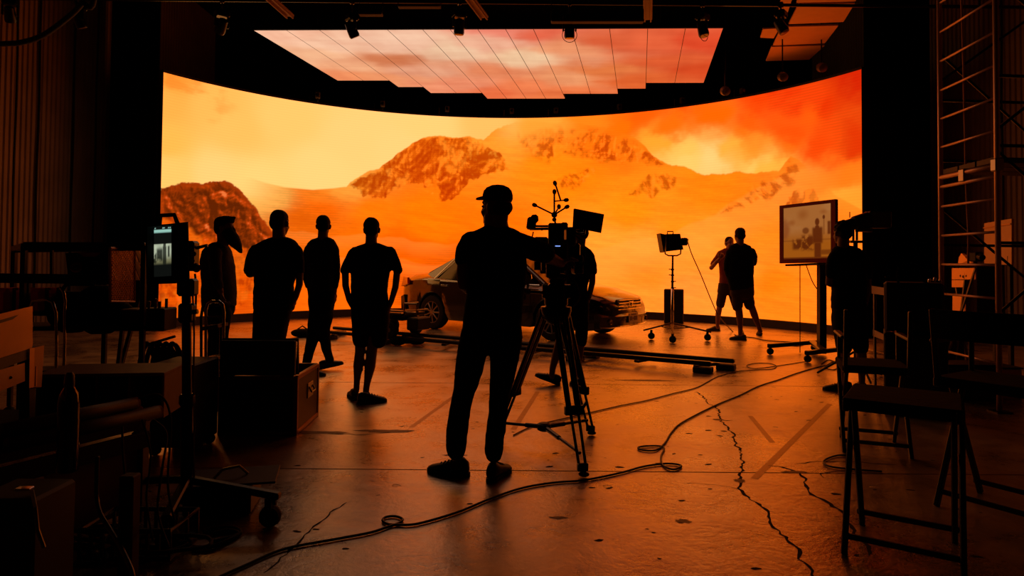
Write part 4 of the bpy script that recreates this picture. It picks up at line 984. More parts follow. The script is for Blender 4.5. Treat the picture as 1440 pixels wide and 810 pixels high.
for F_ in (F1, F2, F3):
    k_ = F_.lerp(apex, .13); part('spreader_arm', MB().tube([hub, hub.lerp(k_, .45)], .017, 8).tube([hub.lerp(k_, .4), k_], .011, 8), SATIN, tp, True)
part('spreader_hub', MB().lathe(hub, [(.03, -.03), (.05, -.02), (.05, .02), (.03, .03)], 14), BLACK, tp, True)
part('bowl', MB().lathe((0, 0, .95), [(.05, -.05), (.095, -.01), (.11, .04), (.11, .07), (.08, .075)], 20), SATIN, tp, smooth=2)
hdm = MB(); hdm.lathe((0, 0, 1.02), [(.07, 0), (.085, .02), (.085, .06), (.06, .07)], 20).box((0, 0, 1.13), (.13, .15, .12), 0, .02).cyl((-.10, 0, 1.13), (.10, 0, 1.13), .05, n=16).box((0, .01, 1.205), (.11, .26, .03), 0, .008)
part('fluid_head', hdm, SATIN, tp, smooth=2)
ph = MB(); h0 = Vector((-.08, -.02, 1.12)); g1 = op_grip = at(716, 415, 4.46) - Vector((TX, TY, 0))
h1 = at(733, 409, 4.52) - Vector((TX, TY, 0))
ph.tube([h0, h1], .012, 8)
pan = part('pan_handle', ph, SATIN, tp, smooth=True)
part('foam_grip', MB().tube([h1.lerp(h0, .28), h1, h1 + (h1 - h0).normalized() * .10], .022, 10), RUBBER, pan, smooth=True)

cm = thing('cinema_camera', 'large black rigged cinema camera on the tripod, aimed at the display wall', 'camera', (TX, TY, 1.22))
CMAT = mat('camera_housing', rgb(17, 17, 18), .42)
def W(x, y, dy=0.0): return at(x, y, TY + dy) - Vector((TX, TY, 1.22))
part('body', MB().box((.0, .06, .17), (.16, .30, .22), 0, .015).box((-.03, -.13, .06), (.10, .05, .10), 0, .008), CMAT, cm)
bt = W(782, 331, -.16); part('battery', MB().box(bt, (.108, .07, .17), 0, .008), CMAT, cm)
part('status_light', MB().box(bt + Vector((.01, -.037, -.075)), (.035, .004, .006)), emis('blue_status_led', (.25, .4, 1, 1), 1.2), cm)
part('base_plate', MB().box((0, .1, .02), (.13, .42, .03), 0, .006), CMAT, cm)
rod = MB()
for e in (-.03, .03): rod.tube([(e, -.05, .02), (e, .62, .02)], .0085, 8)
part('support_rods', rod, STEEL, cm, smooth=True)
part('lens', MB().lathe((0, .28, .15), [(.045, -.07), (.055, -.02), (.055, .10), (.062, .11), (.062, .20), (.05, .21)], 24, Matrix.Rotation(-PI / 2, 3, 'X')), SATIN, cm, smooth=2)
mbx = MB().rings([[(x * k, y, .15 + z * k) for x, z in ((-.09, -.07), (.09, -.07), (.09, .07), (-.09, .07))] for y, k in ((.50, .75), (.56, .8), (.64, 1.15))])
part('matte_box', mbx, BLACK, cm); part('matte_flag', MB().quad((-.10, .64, .235), (.10, .64, .235), (.12, .82, .30), (-.12, .82, .30), .004), BLACK, cm)
th_ = MB(); th_.tube([W(762, 322, -.02), W(762, 322, .25)], .012, 8).tube([W(745, 322, .02), W(815, 321, .02)], .010, 8).tube([W(742, 318, .1), W(775, 318, .1)], .008, 8)
part('top_rail', th_, SATIN, cm, smooth=True)
vf = W(749, 314, -.05); part('viewfinder', MB().box(vf + Vector((-.008, .04, .0)), (.065, .16, .085), Matrix.Rotation(.12, 3, 'Y'), .012).box(vf + Vector((.012, -.02, .03)), (.055, .07, .06), Matrix.Rotation(-.1, 3, 'Y'), .015), CMAT, cm)
mo = [W(807.4, 294, -.05), W(849, 302, -.05), W(845, 327, -.05), W(805.7, 319, -.05)]
mn = part('onboard_monitor', MB().prism([mo[3], mo[2], mo[1], mo[0]], Vector((0, .03, 0))), CMAT, cm)
part('bezel', MB().tube(mo + [mo[0]], .005, 5), BLACK, mn)
part('monitor_arm', MB().tube([W(822, 322, -.02), W(822, 328, 0), W(812, 329, .02), W(806, 324, .03)], .009, 8, round_=True).ell(W(806, 323, .03), (.02, .02, .02)), SATIN, cm, smooth=True)
for x_, y_, dy_, sz_, rz_ in ((801, 334, .02, (.07, .14, .13), .1), (806, 352, .05, (.10, .10, .10), -.15), (760, 345, .06, (.10, .10, .12), .1), (812, 372, .04, (.07, .10, .14), .2), (770, 372, .02, (.09, .08, .10), 0), (793, 318, .05, (.05, .12, .05), 0)):
    part('recorder_module', MB().box(W(x_, y_, dy_), sz_, rz_, .011), CMAT, cm)

part('follow_focus', MB().cyl((-.10, .30, .09), (-.15, .30, .09), .035, n=18).box((-.07, .30, .06), (.07, .05, .06), 0, .008), CMAT, cm)
crown = MB(); c0 = W(779.5, 302)
crown.tube([W(781, 315), c0, W(779.5, 268)], .0065, 8).ell(c0, (.022, .022, .022)).ell(c0 - Vector((0, 0, .035)), (.016, .016, .016))
for (x, y, x2, y2, dy) in ((779.5, 302, 751, 288, -.05), (779.5, 302, 797, 291, -.04), (779.5, 302, 786, 291, .14)):
    a, b_ = W(x, y), W(x2, y2, dy); crown.tube([a, b_], .006, 8)
part('marker_crown', crown, SATIN, cm, smooth=True)
crown2 = MB().tube([W(780, 283), W(795, 281.5)], .005, 6).tube([W(788.5, 282), W(781, 259)], .006, 6); part('marker_branch', crown2, SATIN, cm)
for (x, y, dy, dx, dz) in ((752, 288.5, -.05, -1, .4), (797, 291, -.04, 1, .45), (779.7, 270, 0, 0, 1), (780.5, 258, 0, -.3, 1), (796, 281.3, 0, 1, .1), (786, 291, .14, 0, .6)):
    d = Vector((dx, 0, dz)).normalized(); c = W(x, y, dy)
    part('marker_ball', MB().tube([c - d * .018, c - d * .006, c + d * .010, c + d * .020], [.006, .0145, .0145, .007], 10), RUBBER, cm, smooth=True)
def cable(name, pts, r, m, parent=None, world=False, label=None, n=6):
    P = [Vector(p) for p in pts]; out = []
    for i in range(len(P) - 1):
        p0, p1, p2, p3 = P[max(i - 1, 0)], P[i], P[i + 1], P[min(i + 2, len(P) - 1)]
        for k in range(7):
            t = k / 7; out.append(.5 * ((2 * p1) + (p2 - p0) * t + (2 * p0 - 5 * p1 + 4 * p2 - p3) * t * t + (3 * p1 - p0 - 3 * p2 + p3) * t ** 3))
    out.append(P[-1]); mb = MB().tube(out, r, n)
    return mb
for pts in (((790, 350), (800, 365), (797, 390), (786, 405)), ((808, 330), (822, 345), (820, 372), (806, 392), (800, 405)), ((775, 352), (768, 375), (778, 392), (788, 400)), ((800, 385), (812, 402), (815, 420), (805, 432)), ((750, 326), (748, 342), (758, 356))):
    part('cable', cable('', [W(x, y, -.08 + .03 * k) for k, (x, y) in enumerate(pts)], .0045, RUBBER), RUBBER, cm, smooth=True)

# ================================================================== LAMP ON ROLLING STAND
LY = 11.3; lb = gr(945, 479)
ls = thing('lamp_stand', 'rolling light stand with three caster legs in front of the display wall', 'stand', lb)
LY = lb.y
def V(x, y, dy=0.0): return at(x, y, LY + dy) - lb
hubz = V(945.5, 459)
part('column', MB().cyl(V(945.5, 466), V(945.5, 405), .026, .026), CHROME, ls, smooth=True)
part('riser', MB().cyl(V(945.5, 406), V(946, 362), .020, .016), SATIN, ls, smooth=True)
cl_ = MB()
for y, e in ((387, -1), (396, 1), (379, -1), (405, 1)): cl_.tube([V(945.5, y), V(945.5 + e * 5, y - .5)], .008, 6).ell(V(945.7, y), (.03, .03, .02))
part('clamp_knobs', cl_, SATIN, ls)
for (x, y, dy) in ((916, 470.5, .15), (995, 471.5, .0), (946, 472.5, -.35)):
    e = V(x, y, dy); e.z = .16; fl_ = e + (e - hubz * 1).normalized() * (.14 if x < 930 else .06); fl_.z = .15
    top_ = Vector((0, 0, .30)); lg = part('leg', MB().tube([top_, fl_], .014, 8).tube([Vector((0, 0, .20)), top_.lerp(e, .5)], .009, 6), mat('red_brown_metal', rgb(70, 36, 26), .35, .6), ls)
    part('caster', MB().lathe((e.x, e.y, .062), [(.02, -.022), (.055, -.024), (.060, 0), (.055, .024), (.02, .022)], 16, Matrix.Rotation(PI / 2, 3, 'X')).box((e.x, e.y + .03, .10), (.03, .02, .08)).cyl((e.x, e.y, .10), (e.x, e.y, .165), .02), RUBBER, lg)
lampz = V(946, 344)
lm = thing('studio_lamp', 'black studio lamp head with barn door on the rolling stand', 'lamp', lb + Vector((0, 0, V(946, 362).z)))
def V2(x, y, dy=0.0): return V(x, y, dy) - Vector((0, 0, V(946, 362).z))
yk = MB().tube([V2(946, 362), V2(946, 359)], .016, 8).tube([V2(934.5, 348), V2(935.5, 357), V2(940, 359.5), V2(952, 359.5), V2(957, 357), V2(957.5, 350)], .012, 8)
part('yoke', yk, mat('red_brown_metal', rgb(70, 36, 26), .35, .6), lm, smooth=True)
p4 = [V2(935, 329.5), V2(954, 329), V2(958.5, 351), V2(934, 354)]
part('housing', MB().prism([p + Vector((0, -.12, 0)) for p in (p4[3], p4[2], p4[1], p4[0])], Vector((0, .26, 0))), SATIN, lm)
part('barn_door', MB().prism([V2(928.5, 328), V2(935, 329.5), V2(934, 355), V2(933, 354)], Vector((0, .30, 0))), BLACK, lm)
part('handle', MB().tube([V2(938.5, 329), V2(938.5, 325.5), V2(946.5, 325.5), V2(946.5, 329)], .010, 6), SATIN, lm)
fins = MB()
for k in range(6): fins.box(V2(939 + 3 * k, 341), (.006, .30, .20))
part('cooling_fins', fins, PLASTIC, lm)
part('rear_unit', MB().box(V2(961, 340), (.11, .18, .13), 0, .015).cyl(V2(962, 338), V2(967, 339), .05, .04), SATIN, lm)
cb = cable('', [at(967, 340, LY), at(973, 358, LY + .1), at(985, 385, LY + .25), at(1001, 424, LY + .3), at(1012, 446, LY + .35), gr(1030, 466, .012), gr(1036, 472, .012), gr(1060, 475, .012), gr(1080, 479, .012), gr(1130, 482, .012)], .009, RUBBER)
solo('power_cable', cb, mat('red_cable_rubber', rgb(60, 18, 14), .5), 'thin cable hanging from the studio lamp and running along the floor past two men', 'cable', (lb.x, lb.y, 0), smooth=True)
q = gr(943, 452.5); sp = thing('floor_speaker', 'dark upright box standing at the foot of the display wall behind the lamp stand', 'speaker', (q.x, q.y - .30, 0), -.25)
part('cabinet', MB().box((0, 0, .375), (.42, .30, .74), 0, .015), BLACK, sp); part('front_cloth', MB().box((0, -.155, .375), (.38, .02, .69), 0, .008), CLOTH_NAVY, sp)

# ================================================================== LARGE MONITOR ON ROLLING STAND
mb0 = gr(1150, 499)
ms = thing('monitor_stand', 'black rolling monitor stand with a single column', 'stand', mb0)
MY = mb0.y
def V3(x, y, dy=0.0): return at(x, y, MY + dy) - mb0
part('column', MB().bar(V3(1155.5, 497), V3(1155.5, 352), .10, .12, .01), SATIN, ms)
f1, f2, f3, f4 = gr(1081, 499), gr(1148, 493), gr(1134, 510), gr(1190, 503)
ft = MB()
for a, b_ in ((f1, f2), (f3, f4)):
    lg = part('foot_bar', MB().bar(a + Vector((0, 0, .13)), b_ + Vector((0, 0, .13)), .07, .06, .01), SATIN, ms, True)
    for t in (.03, .95):
        c = a.lerp(b_, t)
        part('caster', MB().lathe((c.x, c.y, .05), [(.02, -.02), (.045, -.022), (.05, 0), (.045, .022), (.02, .02)], 16, Matrix.Rotation(PI / 2, 3, 'X')).cyl((c.x, c.y, .08), (c.x, c.y, .11), .018), RUBBER, lg, True)
part('cross_bar', MB().bar(f1.lerp(f2, .9) + Vector((0, 0, .14)), f3.lerp(f4, .4) + Vector((0, 0, .14)), .10, .05, .01), SATIN, ms, True)
part('shelf', MB().bar(V3(1112, 373, .35), V3(1160, 371, -.1), .30, .03, .006), SATIN, ms)
TL, TRr, BL, BR = at(1096.7, 289.3, 9.75), at(1175, 280, 9.05), at(1096.7, 370.5, 9.75), at(1175, 369, 9.05)
BR = Vector((TRr.x, TRr.y, BR.z)); BL = Vector((TL.x, TL.y, BL.z))
ctr = (TL + TRr + BL + BR) / 4
tv = thing('preview_monitor', 'large flat monitor showing a hazy live picture of the set, on the column stand', 'monitor', (ctr.x, ctr.y, min(BL.z, BR.z)))
nb = (TRr - TL).cross(BL - TL).normalized();
if nb.y > 0: nb = -nb
part('case', MB().prism([TL, TRr, BR, BL], -nb * .06), PLASTIC, tv, True)
def inq(u, v): return (TL * (1 - u) + TRr * u) * (1 - v) + (BL * (1 - u) + BR * u) * v
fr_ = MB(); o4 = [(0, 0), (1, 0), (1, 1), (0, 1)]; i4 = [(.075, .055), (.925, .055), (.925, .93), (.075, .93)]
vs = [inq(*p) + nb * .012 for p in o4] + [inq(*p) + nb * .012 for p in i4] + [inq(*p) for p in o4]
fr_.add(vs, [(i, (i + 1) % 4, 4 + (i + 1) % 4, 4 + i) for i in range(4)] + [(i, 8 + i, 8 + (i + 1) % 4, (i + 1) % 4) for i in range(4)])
part('bezel', fr_, mat('glare_tinted_bezel', rgb(170, 62, 26), .35), tv, True)  # veiling glare over the dark frame is put into this reddish base colour
n1, n2 = 90, 90; U_, V_ = np.meshgrid(np.linspace(.075, .925, n1), np.linspace(.93, .055, n2))
TLa, TRa, BLa, BRa = [np.array(p) for p in (TL, TRr, BL, BR)]
Pp = (TLa * (1 - U_)[..., None] + TRa * U_[..., None]) * (1 - V_)[..., None] + (BLa * (1 - U_)[..., None] + BRa * U_[..., None]) * V_[..., None] + np.array(nb) * .004
u = (U_ - .075) / .85; v = (V_ - .055) / .875
def ells(cx, cy, rx, ry, soft=.25): return 1 - sst(1 - soft, 1 + soft, np.hypot((u - cx) / rx, (v - cy) / ry))
def rects(x0, x1, y0, y1, e=.012): return sst(x0 - e, x0 + e, u) * (1 - sst(x1 - e, x1 + e, u)) * sst(y0 - e, y0 + e, v) * (1 - sst(y1 - e, y1 + e, v))
c = mix(lin((172, 104, 48)) * np.ones(u.shape + (3,)), lin((166, 88, 18)) * np.ones(u.shape + (3,)), sst(.35, .75, v))
c = mix(c, lin((184, 122, 68)) * np.ones_like(c), sst(.5, .8, fbm(u * 3, v * 4, 4, 301)) * .5 * sst(.6, .3, v))
for cx, cy, rx, ry in ((.42, .16, .10, .08), (.18, .30, .06, .05), (.85, .14, .06, .04)): c = mix(c, lin((150, 78, 28)) * np.ones_like(c), ells(cx, cy, rx, ry, .9) * .7)
c = mix(c, lin((140, 66, 26)) * np.ones_like(c), ells(0, .42, .13, .2, .4) * .7)
c = mix(c, lin((140, 72, 20)) * np.ones_like(c), rects(-.1, 1.1, .64, .66))
dk = np.zeros_like(u)
for cx, cy, rx, ry in ((.72, .32, .045, .07), (.72, .45, .05, .08)): dk = np.maximum(dk, ells(cx, cy, rx, ry, .2))
dk = np.maximum(dk, rects(.62, .83, .42, .72, .03)); dk = np.maximum(dk, rects(.66, .80, .7, .99, .02))
dk = np.maximum(dk, rects(.38, .66, .56, .84, .05) * sst(.3, .5, fbm(u * 14, v * 14, 4, 311))); dk = np.maximum(dk, ells(.48, .47, .07, .06, .3) * .8)
dk = np.maximum(dk, rects(.2, .4, .62, .82, .04) * sst(.35, .5, fbm(u * 12, v * 12, 4, 312))); dk = np.maximum(dk, rects(.93, .99, .32, .56, .02)); dk = np.maximum(dk, rects(.845, .87, .26, .56, .01) * .5)
dk = np.maximum(dk, ells(.855, .24, .025, .04)); dk = np.maximum(dk, rects(-.1, 1.1, .97, 1.1)); dk = np.maximum(dk, rects(.78, 1.0, .84, .93, .02) * .7)
c = mix(c, lin((96, 36, 8)) * np.ones_like(c), dk * .95)
TVM = screen_mat('preview_picture_light', .85, 'NONE')
put('display', picture_mesh('display', Pp, n1, n2, c, origin(tv)), TVM, tv)
part('caption_marks', MB().add(*(lambda L_: ([p for q_ in L_ for p in q_], [tuple(range(4 * k, 4 * k + 4)) for k in range(len(L_))]))([[inq(a, .945) + nb * .014, inq(b_, .945) + nb * .014, inq(b_, .972) + nb * .014, inq(a, .972) + nb * .014] for a, b_ in ((.21, .26), (.36, .42), (.43, .48), (.86, .92))])), mat('pale_caption', rgb(150, 110, 80), .6), tv, True)
for pts in (((1125, 372), (1125, 420), (1125, 477)), ((1133, 371), (1142, 395), (1150, 408))):
    P_ = [at(x, y, MY + .15) for x, y in pts]
    if pts[-1][1] > 470: P_[-1].z = .01
    part('cable', cable('', P_, .007, RUBBER), RUBBER, tv, True, True)

# ================================================================== SECOND CAMERA WITH LONG LENS behind the man at the right
c0 = at(1205, 312, 7.9)
lc = thing('lens_camera', 'dark camera with a long horizontal lens on a stand behind the curly-haired man', 'camera', (c0.x, c0.y, c0.z - .12), 0)
a, b_ = at(1191, 317, 7.9) - origin(lc), at(1221, 309, 7.9) - origin(lc)
part('lens', MB().tube([a, a.lerp(b_, .3), a.lerp(b_, .35), b_], [.065, .07, .085, .095], 20), SATIN, lc, smooth=2)
part('body', MB().box(b_ + Vector((.12, .02, 0)), (.26, .16, .20), 0, .015), CMAT, lc)
part('mount', MB().box(a.lerp(b_, .8) - Vector((0, 0, .11)), (.16, .1, .04)), BLACK, lc)
part('antenna', MB().tube([at(1195, 306, 7.9) - origin(lc), at(1195, 298, 7.9) - origin(lc)], .006, 6), BLACK, lc)
q = at(1203, 340, 7.9); st_ = thing('camera_stand', 'black upright stand under the long-lens camera, mostly hidden by the curly-haired man', 'stand', (q.x, q.y, 0))
part('twin_posts', MB().tube([at(1200, 320, 7.9) - origin(st_), at(1200, 338, 7.9) - origin(st_)], .014, 8).tube([at(1205, 320, 7.9) - origin(st_), at(1205, 338, 7.9) - origin(st_)], .014, 8).box((0, 0, q.z), (.14, .06, .03)), SATIN, st_)
part('column', MB().cyl((0, 0, .08), (0, 0, q.z), .025), SATIN, st_)
for k in range(3):
    t = 2 * PI * k / 3 + .4; part('leg', MB().tube([(0, 0, .32), (.42 * math.cos(t), .42 * math.sin(t), .02)], .013, 8, round_=True), SATIN, st_)
# ================================================================== OVERHEAD RIG
rig = thing('lighting_pipe', 'long dark lighting pipe across the room in front of the overhead display', 'pipe', (0, 9.95, 5.22))
part('tube', MB().cyl((-8.3, 0, 0), (8.3, 0, 0), .025, n=10), SATIN, rig)
for x in (-7, -3.5, 0, 3.5, 7): part('hanger', MB().cyl((x, 0, 0), (x, 0, 2.9), .012, n=6), SATIN, rig)
rig2 = thing('lighting_pipe', 'second dark pipe, higher and nearer than the one that carries the lamps', 'pipe', (0, 8.6, 5.05))
part('tube', MB().cyl((-8.3, 0, 0), (8.3, 0, 0), .02, n=10), SATIN, rig2)
for x in (-6, -2, 2, 6): part('hanger', MB().cyl((x, 0, 0), (x, 0, 3.05), .012, n=6), SATIN, rig2)
def spot(px, label, tilt, yaw, z=5.22, hang=.08, Y=9.95, cable_=False):
    c = at(px, 20, Y); c = Vector((c.x, Y, z))
    t = thing('stage_spotlight', label, 'spotlight', c, yaw, 'spotlights hanging from the lighting pipe')
    part('clamp', MB().box((0, 0, .0), (.05, .07, .09), 0, .01).cyl((0, 0, .02), (0, 0, min(-.03, -hang - .05)), .014), STEEL, t)
    part('base', MB().box((0, 0, -hang - .09), (.20, .16, .10), 0, .02), SATIN, t)
    for s in (-1, 1): part('yoke_arm', MB().bar((s * .095, 0, -hang - .13), (s * .095, 0, -hang - .29), .022, .05, .006), SATIN, t)
    M = Matrix.Rotation(tilt, 3, 'X'); c2 = Vector((0, 0, -hang - .27))
    hd_ = part('head', MB().lathe(c2, [(.03, .12), (.065, .10), (.075, 0), (.08, -.09), (.07, -.12)], 16, M), SATIN, t, smooth=2)
    part('lens', MB().lathe(c2, [(.066, -.115), (.060, -.122), (.01, -.124)], 16, M), mat('lamp_glass', rgb(120, 105, 90), .12, .3), hd_)
    if cable_: part('safety_loop', MB().tube([c2 + Vector((.11 * math.sin(a), -.02, -.10 - .11 * math.cos(a) + .02)) for a in [2 * PI * k / 18 for k in range(19)]], .005, 5), RUBBER, t)
    return t
S1 = 'black spotlight on the pipe, '
spot(495, S1 + 'over the left of the overhead display, turned left', .5, -.9, hang=.16)
spot(646, S1 + 'second from the left over the overhead display', .1, .5, hang=.10)
spot(801, S1 + 'mid overhead display, with a wire loop', .1, 0, hang=.14, cable_=True)
spot(988, S1 + 'right end of the overhead display, wire loop below', -.25, .7, hang=.10, cable_=True)
spot(1098, S1 + 'before the hanging boards at the right', -.5, .9, hang=.05)
spot(312, S1 + 'just left of the overhead display', .8, .8, hang=.12)
spot(112, S1 + 'in the upper left corner before the ribbed wall', .4, -.7, hang=.05)
spot(14, S1 + 'at the far upper left edge of the picture', .5, .4, hang=-.03)
LB = mat('pale_beam_paint', rgb(150, 110, 78), .6)
for (x0, y0, x1, y1, lb_) in ((372, -10, 408, 22, 'left one of three pale beams above the pipes, slanting'), (656, -10, 681, 24, 'middle one of three pale beams above the pipes, slanting'), (911, -10, 911, 27, 'right one of three pale beams above the pipes, upright in view')):
    a, b_ = gr(x0 - (x1 - x0) * 1.2, y0 - 40, 4.98), gr(x1, y1, 4.98)
    t = thing('ceiling_batten', lb_, 'beam', (a + b_) / 2)
    part('rail', MB().bar(a, b_, .13, .03, .005), LB, t, True)
    for s in (-.045, .045): part('lip', MB().bar(a + Vector((s, 0, -.03)), b_ + Vector((s, 0, -.03)), .02, .04, .004), LB, t, True)
    for k in (.2, .8): q = a.lerp(b_, k); part('hanger', MB().cyl(q, (q.x, q.y, ZC), .008, n=6), STEEL, t, True)
# faint frames and cable bundles between the beams
for (x0, x1, y) in ((505, 538, 20), (775, 905, 30), (560, 620, 9)):
    a, b_ = at(x0, y, 9.5), at(x1, y, 9.5)
    t = thing('cable_tray', {505: 'thin brown cable tray near the ceiling left of the middle beam', 775: 'brown cable tray near the ceiling between middle and right beams', 560: 'highest brown cable tray at the top edge left of the middle beam'}[x0], 'tray', (a + b_) / 2)
    part('tray', MB().bar(a, b_, .12, .04, .01), mat('brown_tray', rgb(44, 32, 20), .7), t, True)
    for q in (a, b_): part('hanger', MB().cyl(q, (q.x, q.y, ZC), .006, n=5), STEEL, t, True)
# hanging boards at the upper right
bf = thing('hanging_board_row', 'row of tan boards hung under the ceiling at the upper right', 'ceiling board', gr(1140, 20, 5.6))
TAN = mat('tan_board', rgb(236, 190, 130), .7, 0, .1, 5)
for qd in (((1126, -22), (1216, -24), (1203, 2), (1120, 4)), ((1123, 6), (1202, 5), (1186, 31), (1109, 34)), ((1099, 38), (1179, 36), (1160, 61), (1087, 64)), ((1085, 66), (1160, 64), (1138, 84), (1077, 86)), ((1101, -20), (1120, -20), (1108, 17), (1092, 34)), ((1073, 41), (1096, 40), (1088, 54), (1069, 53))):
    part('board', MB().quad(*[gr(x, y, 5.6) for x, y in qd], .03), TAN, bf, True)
for x, y in ((1115, 10), (1195, 8), (1090, 62), (1158, 60)): q = gr(x, y, 5.6); part('wire', MB().cyl(q, (q.x, q.y, ZC), .006, n=5), STEEL, bf, True)
for px, py, nm in ((1101, 108, 'above the right part of the display wall, nearer the middle'), (1156, 95, 'above the far right part of the display wall'), (1020, 128, 'beyond the right end of the overhead display')):
    q = at(px, py, 12.6)
    t = thing('small_wall_lamp', 'small dark round lamp ' + nm, 'lamp', (q.x, q.y, q.z))
    part('head', MB().lathe((0, 0, 0), [(.03, .09), (.08, .06), (.09, -.05), (.075, -.09)], 14, Matrix.Rotation(PI / 2 + .4, 3, 'X')), GREYP, t, smooth=2)
    part('hanger', MB().cyl((0, .02, .05), (0, .02, ZC - q.z), .014, n=6), SATIN, t)
for k, (pts, lb_) in enumerate(((((0, 62), (28, 60), (60, 50), (95, 25), (115, 5)), 'thick dark cable drooping from the ceiling at the upper left corner'),)):
    P_ = [at(x, y, 8.6) for x, y in pts]; P_.insert(0, at(-70, 70, 8.7)); P_.append(at(135, -25, 8.6)); P_.append(Vector((P_[-1].x, P_[-1].y, ZC)))
    solo('hanging_cable', cable('', P_, .035, RUBBER), RUBBER, lb_, 'cable', P_[3], smooth=True)

# ================================================================== FLOOR CABLES
CABM = mat('dark_cable_rubber', rgb(24, 12, 9), .45)
def loop(x, y, rx, ry, n=14, a0=0.0, turns=1.0): return [(x + rx * math.cos(a0 + 2 * PI * turns * k / n), y - ry * math.sin(a0 + 2 * PI * turns * k / n)) for k in range(n + 1)]
def floor_cable(pix, r, label, m=CABM):
    P_ = [gr(x, y, r + .0015 + (.006 if i % 3 == 1 else 0) * 0) for i, (x, y) in enumerate(pix)]
    solo('floor_cable', cable('', P_, r, m), m, label, 'cable', P_[len(P_) // 2], smooth=True)
floor_cable([(300, 815), (345, 795), (400, 772), (478, 757), (520, 749), (545, 741), (562, 735), (566, 730), (556, 726), (543, 727), (538, 732), (546, 737), (562, 738), (589, 736), (644, 720), (690, 701), (735, 686), (780, 678.5), (822, 675), (872, 665), (905, 656), (935, 652), (953, 653), (958, 656), (948, 660), (936, 657), (930, 650), (930, 640), (934, 630), (925, 627), (905, 627.5), (897, 630), (905, 633), (922, 633), (934, 624), (945, 607), (961, 593), (1005, 570.5), (1040, 556), (1067, 543), (1095, 534), (1117, 526), (1147, 517), (1170, 512)], .0065, 'long black cable snaking with two small loops from the lower left to the monitor stand')
floor_cable([(722, 612), (740, 603), (761, 596), (800, 587), (835, 579), (872, 570.5), (910, 563), (944, 554), (978, 545.5), (995, 537), (1011, 529), (1039, 522), (1065, 520), (1085, 519), (1092, 515), (1082, 511), (1062, 511), (1050, 514), (1058, 518), (1075, 517), (1110, 512), (1135, 508)], .005, 'thin reddish cable arcing on the floor from the tripod to the monitor stand', mat('red_cable_rubber', rgb(60, 18, 14), .5))
floor_cable([(1096, 486), (1110, 482), (1130, 484), (1120, 487), (1104, 484), (1118, 481), (1136, 482), (1150, 486)], .006, 'coil of thin cable lying at the foot of the big monitor stand', MATS['red_cable_rubber'])
floor_cable([(1155, 512), (1166, 506), (1180, 514), (1172, 520), (1160, 516), (1176, 508), (1190, 516)], .007, 'small tangle of cable between the monitor stand casters and the curly-haired man', MATS['red_cable_rubber'])
floor_cable([(1196, 641), (1180, 640), (1165, 644), (1158, 650), (1168, 656), (1200, 660), (1240, 663)], .006, 'short thin cable curving on the dark floor under the tall chairs', CABM)

# ================================================================== LEFT: open flight case
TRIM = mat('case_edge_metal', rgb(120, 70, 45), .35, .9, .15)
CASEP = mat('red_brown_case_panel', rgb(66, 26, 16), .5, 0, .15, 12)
q0, q1 = gr(413, 612), gr(432, 596)
def plank_box(t, M, w_, d_, z0, z1, th_, m):
    part('side_panel', MB().box((-w_ / 2, 0, (z0 + z1) / 2), (th_, d_, z1 - z0)), m, t); part('side_panel', MB().box((w_ / 2, 0, (z0 + z1) / 2), (th_, d_, z1 - z0)), m, t)
    part('end_panel', MB().box((0, -d_ / 2, (z0 + z1) / 2), (w_, th_, z1 - z0)), m, t); part('end_panel', MB().box((0, d_ / 2, (z0 + z1) / 2), (w_, th_, z1 - z0)), m, t)
# case box: near edge from px 308 to 413, right end runs back to px 434
ca = gr(308, 612); cb_ = gr(413, 612); cw = (cb_ - ca).length; cdp = .62
cyaw = math.atan2(cb_.y - ca.y, cb_.x - ca.x)
cs = thing('flight_case', 'large black flight case with its lid raised, reddish right end facing the stage', 'case', (ca + cb_) / 2 + Vector((0, cdp / 2, 0)), cyaw)
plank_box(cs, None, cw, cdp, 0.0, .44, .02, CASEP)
part('bottom', MB().box((0, 0, .012), (cw, cdp, .02)), BLACK, cs)
part('back_face', MB().box((0, -cdp / 2 - .012, .22), (cw - .02, .01, .42)), BLACK, cs)
eg = MB()
for x in (-cw / 2, cw / 2):
    for y in (-cdp / 2, cdp / 2): eg.box((x, y, .22), (.035, .035, .45), 0, .005)
    for z in (.02, .435): eg.box((x, 0, z), (.035, cdp, .035), 0, .005)
for y in (-cdp / 2, cdp / 2):
    for z in (.02, .435): eg.box((0, y, z), (cw, .035, .035), 0, .005)
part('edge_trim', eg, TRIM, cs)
part('handle', MB().box((cw / 2 + .014, .05, .28), (.01, .16, .12), 0, .004).tube([(cw / 2 + .02, -.0, .31), (cw / 2 + .04, .0, .27), (cw / 2 + .04, .10, .27), (cw / 2 + .02, .10, .31)], .008, 6), ALU, cs)
lidh = at(308, 478, ca.y + .0).z - .46
ld = part('lid', MB().box((0, -cdp / 2 - .02, .46 + lidh / 2), (cw, .05, lidh), 0, .008).box((0, -cdp / 2 + .04, .46 + lidh / 2), (cw - .04, .06, lidh - .04)), BLACK, cs)
part('lid_trim', MB().tube([(cw / 2 + .005, -cdp / 2 + .02, .46), (cw / 2 + .005, -cdp / 2 + .02, .46 + lidh), (-cw / 2, -cdp / 2 + .02, .46 + lidh), (-cw / 2, -cdp / 2 + .02, .46)], .014, 6), mat('dull_lid_trim', rgb(60, 30, 22), .4, .8), ld)
for x in (-.22, .22): part('hinge', MB().cyl((x - .05, -cdp / 2 - .03, .455), (x + .05, -cdp / 2 - .03, .455), .012, n=8), STEEL, cs)

